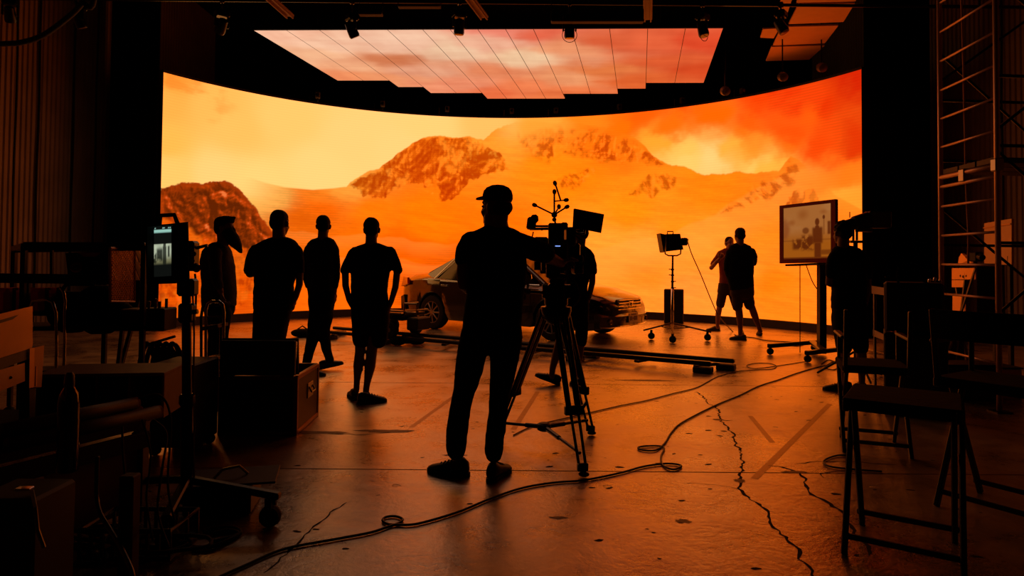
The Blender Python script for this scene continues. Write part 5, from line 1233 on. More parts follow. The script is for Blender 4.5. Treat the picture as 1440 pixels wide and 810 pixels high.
# ================================================================== LEFT: folding step stool / tube frame
fa = at(298, 424, 5.4)
lf = thing('step_ladder', 'small folding step ladder of bent metal tube beside the open black case', 'ladder', (fa.x, 5.4, 0))
def fr(x, y, dy=0.0): return at(x, y, 5.4 + dy) - Vector((fa.x, 5.4, 0))
def grd(v): v = Vector(v); v.z = .02; return v
l1 = [grd(fr(290, 560)), fr(289.5, 500), fr(289.5, 436), fr(292, 427), fr(298, 424), fr(308, 424), fr(313, 428), fr(315, 440), fr(314, 500), grd(fr(314, 560))]
part('front_frame', MB().tube(l1, .013, 8), CHROME, lf, smooth=True)
l2 = [grd(fr(284, 560, .45)), fr(283, 500, .28), fr(283, 445, .05), fr(285, 432, .02), fr(292, 427)]
part('rear_leg', MB().tube(l2, .012, 8), SATIN, lf, smooth=True); part('rear_leg', MB().tube([p + Vector((.14, 0, 0)) for p in l2[:3]], .012, 8), SATIN, lf, smooth=True)
part('tread', MB().bar(fr(290, 461), fr(314, 457), .20, .03, .005), WOOD, lf, label='tan plywood tread'); part('tread', MB().bar(fr(290, 505), fr(314, 501), .22, .03, .005), mat('red_brown_metal', rgb(70, 36, 26), .35, .6), lf, label='red-brown metal tread')
part('cross_tube', MB().tube([fr(290, 446), fr(313, 445)], .008, 6), STEEL, lf)

# ================================================================== LEFT: monitor on rolling stand
SY = 3.3
b0 = gr(262, 735); SY = b0.y
st = thing('monitor_stand', 'black rolling stand with a thick pole carrying the small hooded monitor', 'stand', b0)
def S(x, y, dy=0.0): return at(x, y, SY + dy) - b0
part('pole', MB().cyl(Vector((0, 0, .10)), S(263, 560), .030, .030).cyl(S(263, 565), S(262, 402), .024, .022).lathe(S(263, 562), [(.032, -.03), (.038, -.02), (.038, .02), (.03, .03)], 14), SATIN, st, smooth=2)
part('cable_clip', MB().tube([S(273, 590), S(274, 600), S(272, 615), S(273, 680)], .006, 6).tube([S(271, 415), S(273, 470), S(272, 540), S(273, 590)], .005, 6), STEEL, st)
part('clamp', MB().box(S(263, 440), (.07, .07, .10), 0, .012).cyl(S(264, 440), S(278, 438), .012), SATIN, st)
part('head_mount', MB().box(S(264, 404), (.09, .07, .09), 0, .012), SATIN, st)
for (x, y, dy, nm) in ((393, 735, -.05, 'r'), (118, 748, .15, 'l'), (232, 790, -.36, 'f')):
    e = S(x, y, dy); e.z = .155; k_ = Vector((.0, 0, .22))
    lg = part('leg', MB().bar(k_, e, .045, .035, .008), SATIN, st)
    c = k_.lerp(e, .90); c.z = .055
    part('caster', MB().lathe(c, [(.02, -.02), (.05, -.022), (.055, 0), (.05, .022), (.02, .02)], 16, Matrix.Rotation(PI / 2, 3, 'X')).box(c + Vector((0, .03, .05)), (.035, .02, .09)).box(c + Vector((0, -.03, .05)), (.035, .01, .09)), RUBBER, lg)
mn_ = thing('hooded_monitor', 'small field monitor in a black hood showing a pale greenish picture of the set', 'monitor', b0 + S(262, 402))
def S2(x, y, dy=0.0): return S(x, y, dy) - S(262, 402)
hood = MB()
o4 = [(204, 318), (264, 312), (266, 398), (206, 400)]; i4 = [(207, 322), (243, 318), (243, 382), (207, 384)]
A4 = [S2(x, y, -.02) for x, y in o4]; B4 = [S2(x + 1, y, .22) for x, y in o4]
hood.add(A4 + B4, [(4, 5, 6, 7)] + [(i, (i + 1) % 4, 4 + (i + 1) % 4, 4 + i) for i in range(4)])
I4 = [S2(x, y, -.02) for x, y in ((207, 319), (243, 316), (243, 392), (207, 394))]
hood.add(A4 + I4, [(i, (i + 1) % 4, 4 + (i + 1) % 4, 4 + i) for i in range(4)])
J4 = [p + Vector((0, .07, 0)) for p in I4]; hood.add(I4 + J4, [(i, (i + 1) % 4, 4 + (i + 1) % 4, 4 + i) for i in range(4)] + [(4, 5, 6, 7)])
part('hood', hood, CLOTH_BLACK, mn_)
n1, n2 = 60, 50; U_, V_ = np.meshgrid(np.linspace(0, 1, n1), np.linspace(1, 0, n2))
sa, sb_, sc_, sd = [np.array(S2(x, y, .045)) for x, y in ((209, 319), (241, 317), (241, 388), (209, 390))]
Pp = (sa * (1 - U_)[..., None] + sb_ * U_[..., None]) * (1 - V_)[..., None] + (sd * (1 - U_)[..., None] + sc_ * U_[..., None]) * V_[..., None]
u, v = U_, V_
c = lin((14, 16, 14)) * np.ones(u.shape + (3,))
pic = rects(.02, 1.0, .36, .76, .008)
pc = mix(lin((176, 186, 160)) * np.ones_like(c), lin((110, 108, 76)) * np.ones_like(c), sst(.50, .72, v)) * (.6 + .7 * fbm(u * 4, v * 5, 4, 401))[..., None]
dk = np.maximum(rects(.62, .78, .40, .9, .02), ells(.70, .38, .06, .05, .2)); dk = np.maximum(dk, rects(.35, .62, .44, .7, .05) * sst(.35, .5, fbm(u * 12, v * 12, 3, 402))); dk = np.maximum(dk, rects(.1, .35, .52, .75, .05) * sst(.4, .55, fbm(u * 12, v * 12, 3, 403))); dk = np.maximum(dk, rects(.84, .92, .4, .62, .02)); dk = np.maximum(dk, sst(.70, .78, v))
pc = mix(pc, lin((20, 24, 18)) * np.ones_like(c), dk * .93); c = mix(c, pc, pic)
c = mix(c, lin((150, 200, 186)) * np.ones_like(c), rects(.03, 1.0, .075, .125, .008))
for a in (.10, .26, .60, .66, .85, .92): c = mix(c, lin((150, 190, 180)) * np.ones_like(c), rects(a, a + .05, .035, .05, .006))
put('display', picture_mesh('display', Pp, n1, n2, c, (0, 0, 0)), screen_mat('hood_picture_light', 1.0, 'NONE'), mn_)
part('handle', MB().tube([S2(224, 316, .1), S2(226, 303, .1), S2(245, 302, .1), S2(250, 315, .1)], .012, 8, round_=True), RUBBER, mn_, smooth=True)
part('battery_bracket', MB().box(S2(270, 360, .1), (.05, .08, .16), 0, .012).cyl(S2(268, 372, .1), S2(278, 378, .08), .022, n=10).tube([S2(266, 350, .1), S2(276, 349, .1), S2(287, 346, .12), S2(292, 345, .12)], .009, 6).tube([S2(274, 385, .1), S2(276, 400, .1), S2(275, 440, .1)], .006, 6), SATIN, mn_)
part('knobs', MB().cyl(S2(272, 357, .04), S2(272, 357, .02), .014, n=10).cyl(S2(271, 367, .04), S2(271, 367, .02), .010, n=10), ALU, mn_)
# power box under the pole with its loose lid board
pb = thing('power_box', 'black box with a loose thin board on top, under the hooded monitor stand', 'box', b0 + Vector((.10, .05, 0)), .15)
part('body', MB().box((.02, .16, .075), (.34, .26, .15), 0, .01), BLACK, pb)
part('top_board', MB().box((.06, .16, .163), (.48, .30, .012), .1, .003), DKWOOD, pb)
part('strap', MB().tube([(-.02, .12, .17), (.02, .14, .21), (.10, .16, .22), (.14, .18, .172)], .008, 6), ALU, pb)
for k, pts in enumerate((((286, 748), (300, 744), (326, 742), (338, 748), (330, 754), (300, 762)), ((270, 770), (300, 768), (335, 752), (322, 746), (300, 750)))):
    floor_cable(list(pts), .010, ('upper' if k == 0 else 'lower') + ' one of two black cable ends sticking out beside the power box', RUBBER)

# ================================================================== LEFT: wheeled shelf cart with mesh side
CT = 4.9
ct = thing('shelf_cart', 'long black wheeled shelf cart with a wire mesh side, behind the clutter at the left', 'cart', (at(110, 470, CT).x, CT, 0))
def K(x, y, dy=0.0): return at(x, y, CT + dy) - ct.location
def leg_(x, dy, y0=345): a = K(x, y0, dy); return MB().bar((a.x, a.y, .10), a, .035, .035, .004)
for x, dy in ((34, 0), (203, 0), (150, .7), (20, .7)): part('post', leg_(x, dy), SATIN, ct)
part('top_bar', MB().bar(K(34, 346), K(205, 347), .04, .06, .006).bar(K(20, 352, .7), K(152, 350, .7), .04, .04, .006).bar(K(34, 346), K(20, 350, .7), .04, .04).bar(K(204, 347), K(152, 350, .7), .04, .04), SATIN, ct)
part('middle_bar', MB().bar(K(0, 391), K(160, 393), .04, .07, .006), SATIN, ct)
for y, nm in ((466, 'shelf'), (528, 'shelf')):
    part('shelf', MB().quad(K(-30, y), K(205, y - 2), K(215, y - 8, .7), K(-30, y - 8, .7), .03), SATIN, ct)
part('inner_post', MB().bar(K(73, 350, .1), K(73, 392, .1), .02, .02).bar(K(40, 388, .1), K(40, 466, .1), .02, .02), SATIN, ct)
for x, dy in ((34, 0), (203, 0), (150, .7), (20, .7)): p = K(x, 345, dy); part('caster', MB().lathe((p.x, p.y, .05), [(.02, -.02), (.045, -.022), (.05, 0), (.045, .022), (.02, .02)], 14, Matrix.Rotation(PI / 2, 3, 'X')), RUBBER, ct)
ms_ = MB()
a, b_, c_, d_ = K(155, 349, -.15), K(189, 348, .28), K(189, 424, .28), K(155, 424, -.15)
ms_.tube([a, b_, c_, d_, a], .010, 6)
pan_ = part('mesh_frame', ms_, mat('brown_frame_metal', rgb(190, 130, 84), .45, .5), ct)
wm = MB(); nW = 14
for k in range(-nW, nW):
    for sg in (1, -1):                                 # diagonal wires clipped to the frame
        pts = []
        for t in np.linspace(0, 1, 25):
            uu = k / nW + t; vv = t * 1.0
            if sg < 0: uu = 1 - uu
            if 0 <= uu <= 1: pts.append((uu, vv))
        if len(pts) > 1:
            (u0, v0), (u1, v1) = pts[0], pts[-1]
            f_ = lambda u_, v_: a.lerp(b_, u_).lerp(d_.lerp(c_, u_), v_)
            wm.bar(f_(u0, v0), f_(u1, v1), .004, .004)
part('wire_mesh', wm, mat('brown_frame_metal', rgb(110, 70, 42), .4, .8), ct, kind='stuff')
# things on the cart
def crate(x0, y0, x1, y1, label, dy=.22, dep=.17, m=None, name='tool_bag', cat='bag'):
    p0, p1 = at(x0, y1, CT + dy), at(x1, y1, CT + dy); zt = at(x0, y0, CT + dy).z; c_ = (p0 + p1) / 2; w_ = (p1 - p0).length; h_ = zt - p0.z
    t = thing(name, label, cat, (c_.x, c_.y + dep / 2, p0.z))
    return t, w_, h_, dep
REDC = mat('red_canvas', rgb(235, 14, 18), .8, 0, .2, 14)
for x0, x1, lb_ in ((-12, 30, 'bright red canvas bag on the cart, at the left picture edge'), (36, 70, 'bright red canvas bag on the cart, right of the other red bag')):
    t, w_, h_, dp = crate(x0, 405, x1, 441, lb_)
    part('body', MB().box((0, 0, h_ / 2), (w_, dp, h_), 0, .03), REDC, t)
    for s in (-.25, .2): part('strap', MB().box((s * w_, -dp / 2 - .004, h_ / 2), (.02, .01, h_)), CLOTH_BLACK, t)
    part('buckles', MB().box((-.22 * w_, -dp / 2 - .008, h_ * .97), (.03, .012, .02)).box((.25 * w_, -dp / 2 - .008, h_ * .97), (.03, .012, .02)), STEEL, t)
    part('base_pad', MB().box((0, 0, -.0), (w_ + .01, dp + .01, .03), 0, .008), BLACK, t); t.rotation_euler.z = 1.15
sb = MB(); p = at(120, 464, CT + .3); sb.ell((p.x - .1, p.y, p.z + .14), (.18, .16, .17)); sb.ell((p.x + .12, p.y, p.z + .16), (.20, .18, .20)); sb.ell((p.x + .25, p.y - .02, p.z + .11), (.14, .12, .12))
sb.tube([p + Vector((-.2, -.1, .2)), p + Vector((-.05, -.16, .36)), p + Vector((.15, -.14, .36))], .015, 6)
solo('equipment_bag', sb, CLOTH_BLACK, 'big slumped black equipment bag on the shelf cart under the mesh side', 'bag', p, smooth=True)
p = at(184, 466, CT + .1); t = thing('cable_box', 'dark brown box on the cart shelf right of the slumped bag', 'box', p)
part('body', MB().box((0, .1, .075), (.16, .18, .15), 0, .01), DKWOOD, t); part('lid', MB().box((0, .1, .155), (.17, .19, .015), .05, .003), WOOD, t)
p = at(214, 466, CT + .1); t = thing('adapter_box', 'black box with short metal fittings on top, at the right end of the cart shelf', 'box', p)
part('body', MB().box((0, .1, .085), (.17, .2, .17), 0, .01), BLACK, t)
for k in range(4): part('fitting', MB().cyl((-.06 + .04 * k, .06 + .02 * (k % 2), .17), (-.06 + .04 * k, .06 + .02 * (k % 2), .22 + .02 * (k % 2)), .011, n=8), STEEL, t)
# leaning sheets beyond the mesh that catch the light
t = thing('stencil_board', 'pale board with slanting dark slots behind the wire mesh', 'board', Vector((at(180, 470, CT + .9).x, CT + .9, 0)))
def T_(x, y): return at(x, y, CT + .75 + .7 * (x - 158) / 47) - t.location
part('panel', MB().prism([T_(158, 351), T_(158, 394), T_(205, 394), T_(205, 349)], Vector((-.01, .01, 0))), mat('cream_board', rgb(226, 190, 140), .7), t)
for k in range(6):
    x = 152 + 9 * k; part('slat', MB().quad(T_(x, 350) - Vector((-.012, .012, 0)), T_(x + 5, 350) - Vector((-.012, .012, 0)), T_(x + 25, 394) - Vector((-.012, .012, 0)), T_(x + 18, 394) - Vector((-.012, .012, 0)), .006), BLACK, t)
part('brace', MB().bar(T_(158, 372), T_(205, 370), .02, .02).bar(T_(180, 394), Vector((T_(180, 394).x, 0, 0)), .03, .03).bar(T_(203, 394), Vector((T_(203, 394).x, 0, 0)), .03, .03), BLACK, t)
p = at(120, 392, CT + .5); t = thing('draped_sheet', 'black sheet draped in a triangle over the cart, red lining showing on top', 'cloth', p)
def T2(x, y, d=.0): return at(x, y, CT + .5 + d) - p
part('sheet', MB().prism([T2(92, 356), T2(152, 352), T2(152, 392), T2(96, 392)], Vector((0, .03, 0))), CLOTH_BLACK, t)
part('lining', MB().prism([T2(108, 355, -.03), T2(141, 355, -.03), T2(133, 361, -.03), T2(118, 361, -.03)], Vector((0, .02, 0))), mat('red_lining', rgb(170, 60, 25), .8), t)
part('tape_roll', MB().lathe(T2(107, 376, -.06), [(.022, -.012), (.04, -.012), (.04, .012), (.022, .012), (.022, -.012)], 16, Matrix.Rotation(1.2, 3, 'X') @ Matrix.Rotation(.5, 3, 'Y')), mat('tape_roll_grey', rgb(130, 100, 75), .6), t)
# chrome push handles
for pts, lb_, dy in ((((41, 436), (46, 424), (66, 421.5), (74, 425), (79, 440), (79.5, 486)), 'bent chrome push handle in front of the red bags', -.2), (((84, 404), (90, 412), (92, 424), (91, 440), (91, 470)), 'curved chrome tube just right of the red bags', -.1)):
    P_ = [at(x, y, CT + dy) for x, y in pts]; e = P_[-1].copy(); e.z = .03; P_.append(e)
    if pts[0][0] < 50: e = P_[0].copy(); e.z = .6; P_.insert(0, e)
    solo('push_handle', MB().tube(P_, .010, 8), CHROME, lb_, 'handle', (P_[-1].x, P_[-1].y, 0), smooth=True)
# cable coils on the lower shelf
cj = MB()
for k in range(5):
    p = at(206 + k * 9, 506, CT + .35); t = thing('cable_coil', ('leftmost' if k == 0 else ('second', 'third', 'fourth', 'rightmost')[k - 1]) + ' of five brown cable coils standing in a row on the lower cart shelf', 'cable coil', (p.x, p.y, p.z), 0, 'cable coils on the lower shelf')
    for j in range(2): part('turns', MB().tube([((-.10 - .012 * j) * math.cos(a) * .55 + .02 * j, .02 * math.sin(a * 2) , (.135 - .012 * j) * math.sin(a)) for a in [2 * PI * i / 24 for i in range(25)]], .012, 7), mat('brown_cable_jacket', rgb(70, 36, 24), .5), t, smooth=True)
p = at(240, 484, CT + .3); solo('metal_bar', MB().bar(at(200, 487, CT + .2), at(246, 473, CT + .2), .03, .02, .004), DKWOOD, 'slanting brown bar lying over the cable coils', 'bar', p)
# black road case in front of the coils
p0 = at(238, 600, 4.55); t = thing('road_case', 'plain black road case with a light top edge under the cable coils', 'case', (p0.x, 4.75, 0))
zt = at(240, 513, 4.55).z; wd = (at(270, 513, 4.55) - at(206, 513, 4.55)).length
part('body', MB().box((0, 0, zt / 2 + .03), (wd, .4, zt - .06), 0, .01), BLACK, t)
part('top_edge', MB().box((0, -.2, zt), (wd, .02, .012), 0, .003), ALU, t)
part('mid_edge', MB().box((-.02, -.205, zt * .67), (wd * .6, .008, .010)), STEEL, t)
for sx in (-1, 1):
    for sy in (-1, 1): part('caster', MB().cyl((sx * wd * .38, sy * .15 - .02, .035), (sx * wd * .38, sy * .15 + .02, .035), .035, n=12), RUBBER, t)
q = at(268, 530, 4.9); t = thing('red_brown_box', 'narrow red-brown box upright behind the stand pole, beside the ladder', 'box', (q.x, 5.0, 0))
part('body', MB().box((0, 0, at(268, 513, 4.9).z / 2), (.14, .2, at(268, 513, 4.9).z), 0, .008), CASEP, t); part('corner_trim', MB().box((.07, -.1, at(268, 513, 4.9).z / 2), (.015, .015, at(268, 513, 4.9).z)), TRIM, t)

# ================================================================== LEFT FOREGROUND: workbench, wooden rack, bottle, tilted panel
WY = 3.35
wb = thing('workbench', 'long dark wooden workbench in the left foreground', 'table', (at(90, 640, WY).x, WY, 0))
def B_(x, y, dy=0.0): return at(x, y, WY + dy) - wb.location
tz = B_(150, 606).z
e0, e1, e2, e3 = [gr(x, y, tz) - wb.location for x, y in ((-150, 690), (205, 602), (218, 585), (-60, 585))]
part('top', MB().quad(e0, e1, e2, e3, .035), DKWOOD, wb)
for p, kk in ((e1, 0), (e2, 1)):
    part('leg', MB().bar((p.x - .06, p.y + (.06 if not kk else -.02), 0), (p.x - .06, p.y + (.06 if not kk else -.02), tz - .03), .06, .06, .005), DKWOOD, wb)
part('leg', MB().bar((e0.x + .7, e0.y + .3, 0), (e0.x + .7, e0.y + .3, tz - .03), .06, .06, .005), DKWOOD, wb)
part('front_rail', MB().bar(e0 + Vector((0, .03, -.06)), e1 + Vector((0, .03, -.06)), .03, .08, .005), DKWOOD, wb)
part('modesty_panel', MB().quad(e0.lerp(e1, .45) + Vector((0, .12, -.05)), e1 + Vector((-.05, .05, -.05)), Vector((e1.x - .05, e1.y + .05, tz - .42)), Vector((e0.lerp(e1, .45).x, e0.lerp(e1, .45).y + .12, tz - .42)), .012), WOOD, wb)
dirb = (e1 - e0).normalized()
PAPER = mat('ochre_paper_tube', rgb(170, 120, 60), .7, 0, .15, 10)
for k, (off, z_, r_) in enumerate(((.05, .055, .035), (.13, .055, .035), (.09, .115, .033), (.20, .05, .03))):
    nrm_ = Vector((-dirb.y, dirb.x, 0)); a = wb.location + e0.lerp(e1, .40) + nrm_ * off + Vector((0, 0, z_)); b_ = wb.location + e1 + dirb * (.10 - .05 * k) + nrm_ * off + Vector((0, 0, z_))
    t = thing('paper_tube', ('front lower', 'rear lower', 'uppermost', 'rearmost thin')[k] + ' one of four long paper tubes lying along the workbench', 'tube', (a + b_) / 2, 0, 'paper tubes on the workbench')
    part('tube', MB().cyl(a, b_, r_, n=16), DKWOOD, t, True, True); part('end_cap', MB().cyl(b_, b_ + dirb * .015, r_ * .96, n=16), PAPER, t, True, label='ochre end cap')
ca_ = thing('wooden_organizer', 'brown wooden desk organizer with upright dividers standing on the workbench', 'organizer', wb.location + Vector((e2.x - .26, e2.y + .02, tz)), .15)
wz_ = B_(205, 520, .4).z - tz
part('back', MB().box((0, .22, wz_ * .5), (.62, .015, wz_)), WOOD, ca_); part('top', MB().box((0, .05, wz_), (.64, .36, .018), 0, .003), WOOD, ca_); part('bottom', MB().box((0, .05, .01), (.62, .34, .016)), WOOD, ca_)
for x in (-.31, -.17, -.02, .14, .31): part('divider', MB().box((x, .05, wz_ / 2), (.014, .33, wz_), 0, .002), WOOD, ca_)
part('drawer_front', MB().box((.06, -.11, wz_ * .62), (.14, .012, wz_ * .5)), DKWOOD, ca_)
bq = at(95, 640, 2.75); t = thing('spray_bottle', 'tall black bottle with a highlight along its right side, on the workbench edge', 'bottle', Vector((bq.x, 2.75, tz - .01)))
hb = at(95, 520, 2.75).z - tz
part('body', MB().lathe((0, 0, 0), [(.036, 0), (.040, .01), (.040, hb * .68), (.034, hb * .78), (.016, hb * .86)], 20), GLASSBLK, t, smooth=2)
part('cap', MB().lathe((0, 0, 0), [(.018, hb * .84), (.020, hb * .88), (.018, hb * .97), (.010, hb)], 16), PLASTIC, t, smooth=2)
# tilted reflective panel at the left edge
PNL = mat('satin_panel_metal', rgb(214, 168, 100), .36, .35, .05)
t = thing('tilted_display_panel', 'large pale tilted panel glowing with orange reflection at the left edge', 'panel', at(10, 500, 2.7))
pl0 = [at(-70, 458, 2.15), at(42.5, 431, 3.1), at(42.5, 490, 3.1), at(-70, 526, 2.15)]
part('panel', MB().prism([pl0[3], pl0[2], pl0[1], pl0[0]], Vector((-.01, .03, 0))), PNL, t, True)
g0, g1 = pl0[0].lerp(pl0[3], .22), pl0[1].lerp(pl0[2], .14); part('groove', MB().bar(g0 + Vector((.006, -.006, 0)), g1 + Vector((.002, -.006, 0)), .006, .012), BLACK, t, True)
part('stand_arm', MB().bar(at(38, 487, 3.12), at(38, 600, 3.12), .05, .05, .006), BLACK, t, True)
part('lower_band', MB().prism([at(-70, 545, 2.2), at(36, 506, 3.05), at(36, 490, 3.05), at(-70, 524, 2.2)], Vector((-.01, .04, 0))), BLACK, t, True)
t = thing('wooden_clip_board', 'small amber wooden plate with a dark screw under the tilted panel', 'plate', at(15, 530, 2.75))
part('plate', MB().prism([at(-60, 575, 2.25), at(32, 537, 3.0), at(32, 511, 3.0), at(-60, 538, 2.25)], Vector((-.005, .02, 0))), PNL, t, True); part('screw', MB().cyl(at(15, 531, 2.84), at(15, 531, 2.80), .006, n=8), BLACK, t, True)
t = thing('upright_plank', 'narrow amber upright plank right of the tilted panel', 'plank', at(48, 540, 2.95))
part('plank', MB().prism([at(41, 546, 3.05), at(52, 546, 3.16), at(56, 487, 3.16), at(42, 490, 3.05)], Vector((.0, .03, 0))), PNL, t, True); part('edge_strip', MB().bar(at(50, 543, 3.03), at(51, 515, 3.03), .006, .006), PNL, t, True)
q = at(34, 690, 2.3); t = thing('plain_crate', 'plain dark crate in the lower left corner carrying the bright lever', 'crate', (q.x - .04, 2.36, 0)); part('body', MB().box((0, 0, q.z / 2 - .006), (.22, .22, q.z - .012), 0, .01), BLACK, t)
t = thing('small_lever', 'little bright metal lever on the dark bench in the lower left', 'lever', at(35, 690, 2.3))
part('plate', MB().box(at(34, 687, 2.3) - t.location, (.05, .03, .008), .1, .002), CHROME, t); part('arm', MB().tube([at(45, 690, 2.3) - t.location, at(50, 715, 2.2) - t.location, at(53, 745, 2.2) - t.location, at(62, 770, 2.2) - t.location], .006, 6), STEEL, t)
t = thing('tan_wedge', 'tan wooden wedge low at the left edge of the picture', 'wedge', at(10, 725, 2.3)); part('wedge', MB().prism([at(-30, 742, 2.3), at(24, 722, 2.4), at(24, 712, 2.4), at(-30, 728, 2.3)], Vector((0, .05, 0))), WOOD, t, True)
# thick hose and hanging cables below the bench
def hang(pts, r, label, m=RUBBER, Y=2.9, name='hanging_cable'):
    P_ = [at(x, y, Y + d) for x, y, d in pts]; solo(name, cable('', P_, r, m), m, label, 'cable', (P_[-1].x, P_[-1].y, P_[-1].z), smooth=True)
hang(((137, 642, 0), (136, 670, 0), (136, 700, 0), (141, 722, -.05), (155, 745, -.1), (170, 770, -.2), (184, 800, -.3), (190, 830, -.35)), .010, 'thick dark hose hanging from the bench and curving to the floor, thin highlight along it', mat('glossy_hose', rgb(40, 26, 20), .3), name='hose')
for k, (pts, lb_) in enumerate(((((172, 600, .1), (173, 640, .05), (178, 700, 0), (170, 740, -.05), (150, 760, -.1)), 'thin cable hanging straight from the bench, left of the hose cluster'), (((200, 590, .1), (212, 640, .05), (206, 700, 0), (215, 760, -.1)), 'thin cable hanging below the ends of the paper tubes'), (((215, 590, .1), (234, 610, .1), (228, 660, .0), (222, 720, 0), (238, 770, -.1)), 'thin cable looping out past the ends of the paper tubes'), (((195, 560, .1), (225, 556, .1), (240, 590, .05), (236, 680, 0), (246, 735, 0)), 'thin cable arching beside the wooden organizer'))):
    hang(pts, .005, lb_)
rnd = random.Random(5)
TG = ['dark tangled floor cable at the lower left, ' + w_ for w_ in ('bottom of the tangle', 'second lowest of the tangle', 'third lowest of the tangle', 'middle of the tangle', 'third from the top of the tangle', 'second from the top of the tangle', 'top of the tangle')]
for k in range(7):
    cx_, cy_ = 150 + rnd.uniform(-60, 90), 765 + rnd.uniform(-22, 25); a0 = rnd.uniform(0, 6)
    pts = [(cx_ + rnd.uniform(.8, 1.2) * (38 + k * 3) * math.cos(a0 + i * .9), cy_ + rnd.uniform(.7, 1.2) * 13 * math.sin(a0 + i * .9)) for i in range(9)]
    P_ = [gr(x, max(y, 730), .012 + .012 * k + .01 * math.sin(i)) for i, (x, y) in enumerate(pts)]
    solo('tangled_cable', cable('', P_, .009, RUBBER), RUBBER, TG[k], 'cable', P_[4], 'tangled cables in the lower left corner', True)
cr = thing('open_wire_crate', 'low black crate with round holes on the floor left of the stand base', 'crate', gr(196, 775))
mb = MB()
for z in (.02, .14): mb.tube([(-.2, -.12, z), (.2, -.12, z), (.2, .14, z), (-.2, .14, z), (-.2, -.12, z)], .012, 6)
for k in range(9): x = -.2 + .05 * k; mb.bar((x, -.12, .02), (x, -.12, .14), .012, .012).bar((x, .14, .02), (x, .14, .14), .012, .012)
part('frame', mb, PLASTIC, cr)

# ================================================================== RIGHT: scaffold tower
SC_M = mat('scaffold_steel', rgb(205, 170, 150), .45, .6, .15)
def pt_on(px, X): # point of the sight line column px on the vertical plane x = X
    d = ray(px, 300); return CAMP + d * (X / d.x)
PL = Vector((4.56, 7.15, 0)); PR = Vector((4.46, 6.12, 0)); FLx = Vector((6.35, 6.95, 0)); FRx = Vector((6.25, 5.95, 0))
PL.x = pt_on(1323, 4.5).x; PL = at(1324, 400, 7.1); PL.z = 0; PR = at(1404, 400, 6.15); PR.z = 0
sf = thing('scaffold_tower', 'tall steel scaffold tower with ladder rungs at the right of the stage', 'scaffold', (PL.x, PL.y, 0))
vec = Vector((1.85, .15, 0)); HT = 5.6
for p in (PL, PR, PL + vec, PR + vec):
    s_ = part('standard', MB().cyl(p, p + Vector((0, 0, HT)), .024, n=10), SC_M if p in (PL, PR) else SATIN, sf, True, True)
    part('foot_plate', MB().box(p + Vector((0, 0, .006)), (.14, .14, .012)), SATIN, s_, True)
rh = []; z = .30
zr = [at(1404, y, PR.y).z for y in (466, 420, 372.6, 326, 279, 183, 137, 91, 44, -3)] + [at(1404, y, PR.y).z for y in (512, -50)]
for z in zr:
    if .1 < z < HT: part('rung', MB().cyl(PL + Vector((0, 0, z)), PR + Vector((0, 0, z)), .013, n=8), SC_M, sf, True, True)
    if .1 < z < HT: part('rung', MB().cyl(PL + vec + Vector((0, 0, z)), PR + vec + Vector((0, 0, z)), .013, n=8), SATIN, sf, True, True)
zd = at(1404, 232, PR.y).z
part('deck_ledger', MB().tube([PL + Vector((0, 0, zd)), PR + Vector((0, 0, zd))], .024, 8).tube([PL + Vector((0, 0, zd - .10)), PR + Vector((0, 0, zd - .10))], .018, 8), SC_M, sf, True, True)
part('clamp', MB().box(PL.lerp(PR, .45) + Vector((0, 0, zd - .03)), (.07, .09, .13), 0, .01).box(PR + Vector((0, 0, zd)), (.08, .08, .12), 0, .01), ALU, sf, True)
for k in range(3):
    a = PL.lerp(PR, .05 + .31 * k); b_ = PL.lerp(PR, .33 + .31 * k)
    part('deck_plank', MB().quad(a + Vector((0, 0, zd + .03)), b_ + Vector((0, 0, zd + .03)), b_ + vec + Vector((0, 0, zd + .03)), a + vec + Vector((0, 0, zd + .03)), .05), DKWOOD, sf, True)
for (p, q_, z0, z1) in ((PL, PL, 3.6, 2.05), (PR, PR, .9, 2.4), (PR, PR, 2.4, .9), (PL, PL, 1.95, .5), (PL, PL, 3.3, 4.6), (PR, PR, 2.6, 4.0), (PR, PR, 4.0, 2.6)):
    part('diagonal_brace', MB().cyl(p + Vector((0, 0, z0)), q_ + vec + Vector((0, 0, z1)), .014, n=6), SATIN, sf, True, True)
for z in (1.55, 2.45, 3.1, 4.4): part('ledger', MB().cyl(PL + Vector((.0, 0, z)), PL + vec + Vector((0, 0, z)), .016, n=6).cyl(PR + Vector((0, 0, z)), PR + vec + Vector((0, 0, z)), .016, n=6), SATIN, sf, True, True)
P_ = [at(x, y, 6.75) for x, y in ((1352, -40), (1352, 0), (1353, 29), (1355, 90), (1356, 150), (1357.5, 196), (1358, 245), (1360, 290), (1362, 330), (1361.5, 371))]; P_[0] = Vector((P_[1].x, P_[1].y, ZC))
solo('hanging_rope', MB().tube(P_, .011, 6), mat('pale_rope', rgb(190, 135, 100), .7), 'pale rope hanging down inside the scaffold tower', 'rope', (P_[-1].x, P_[-1].y, P_[-1].z), smooth=True)

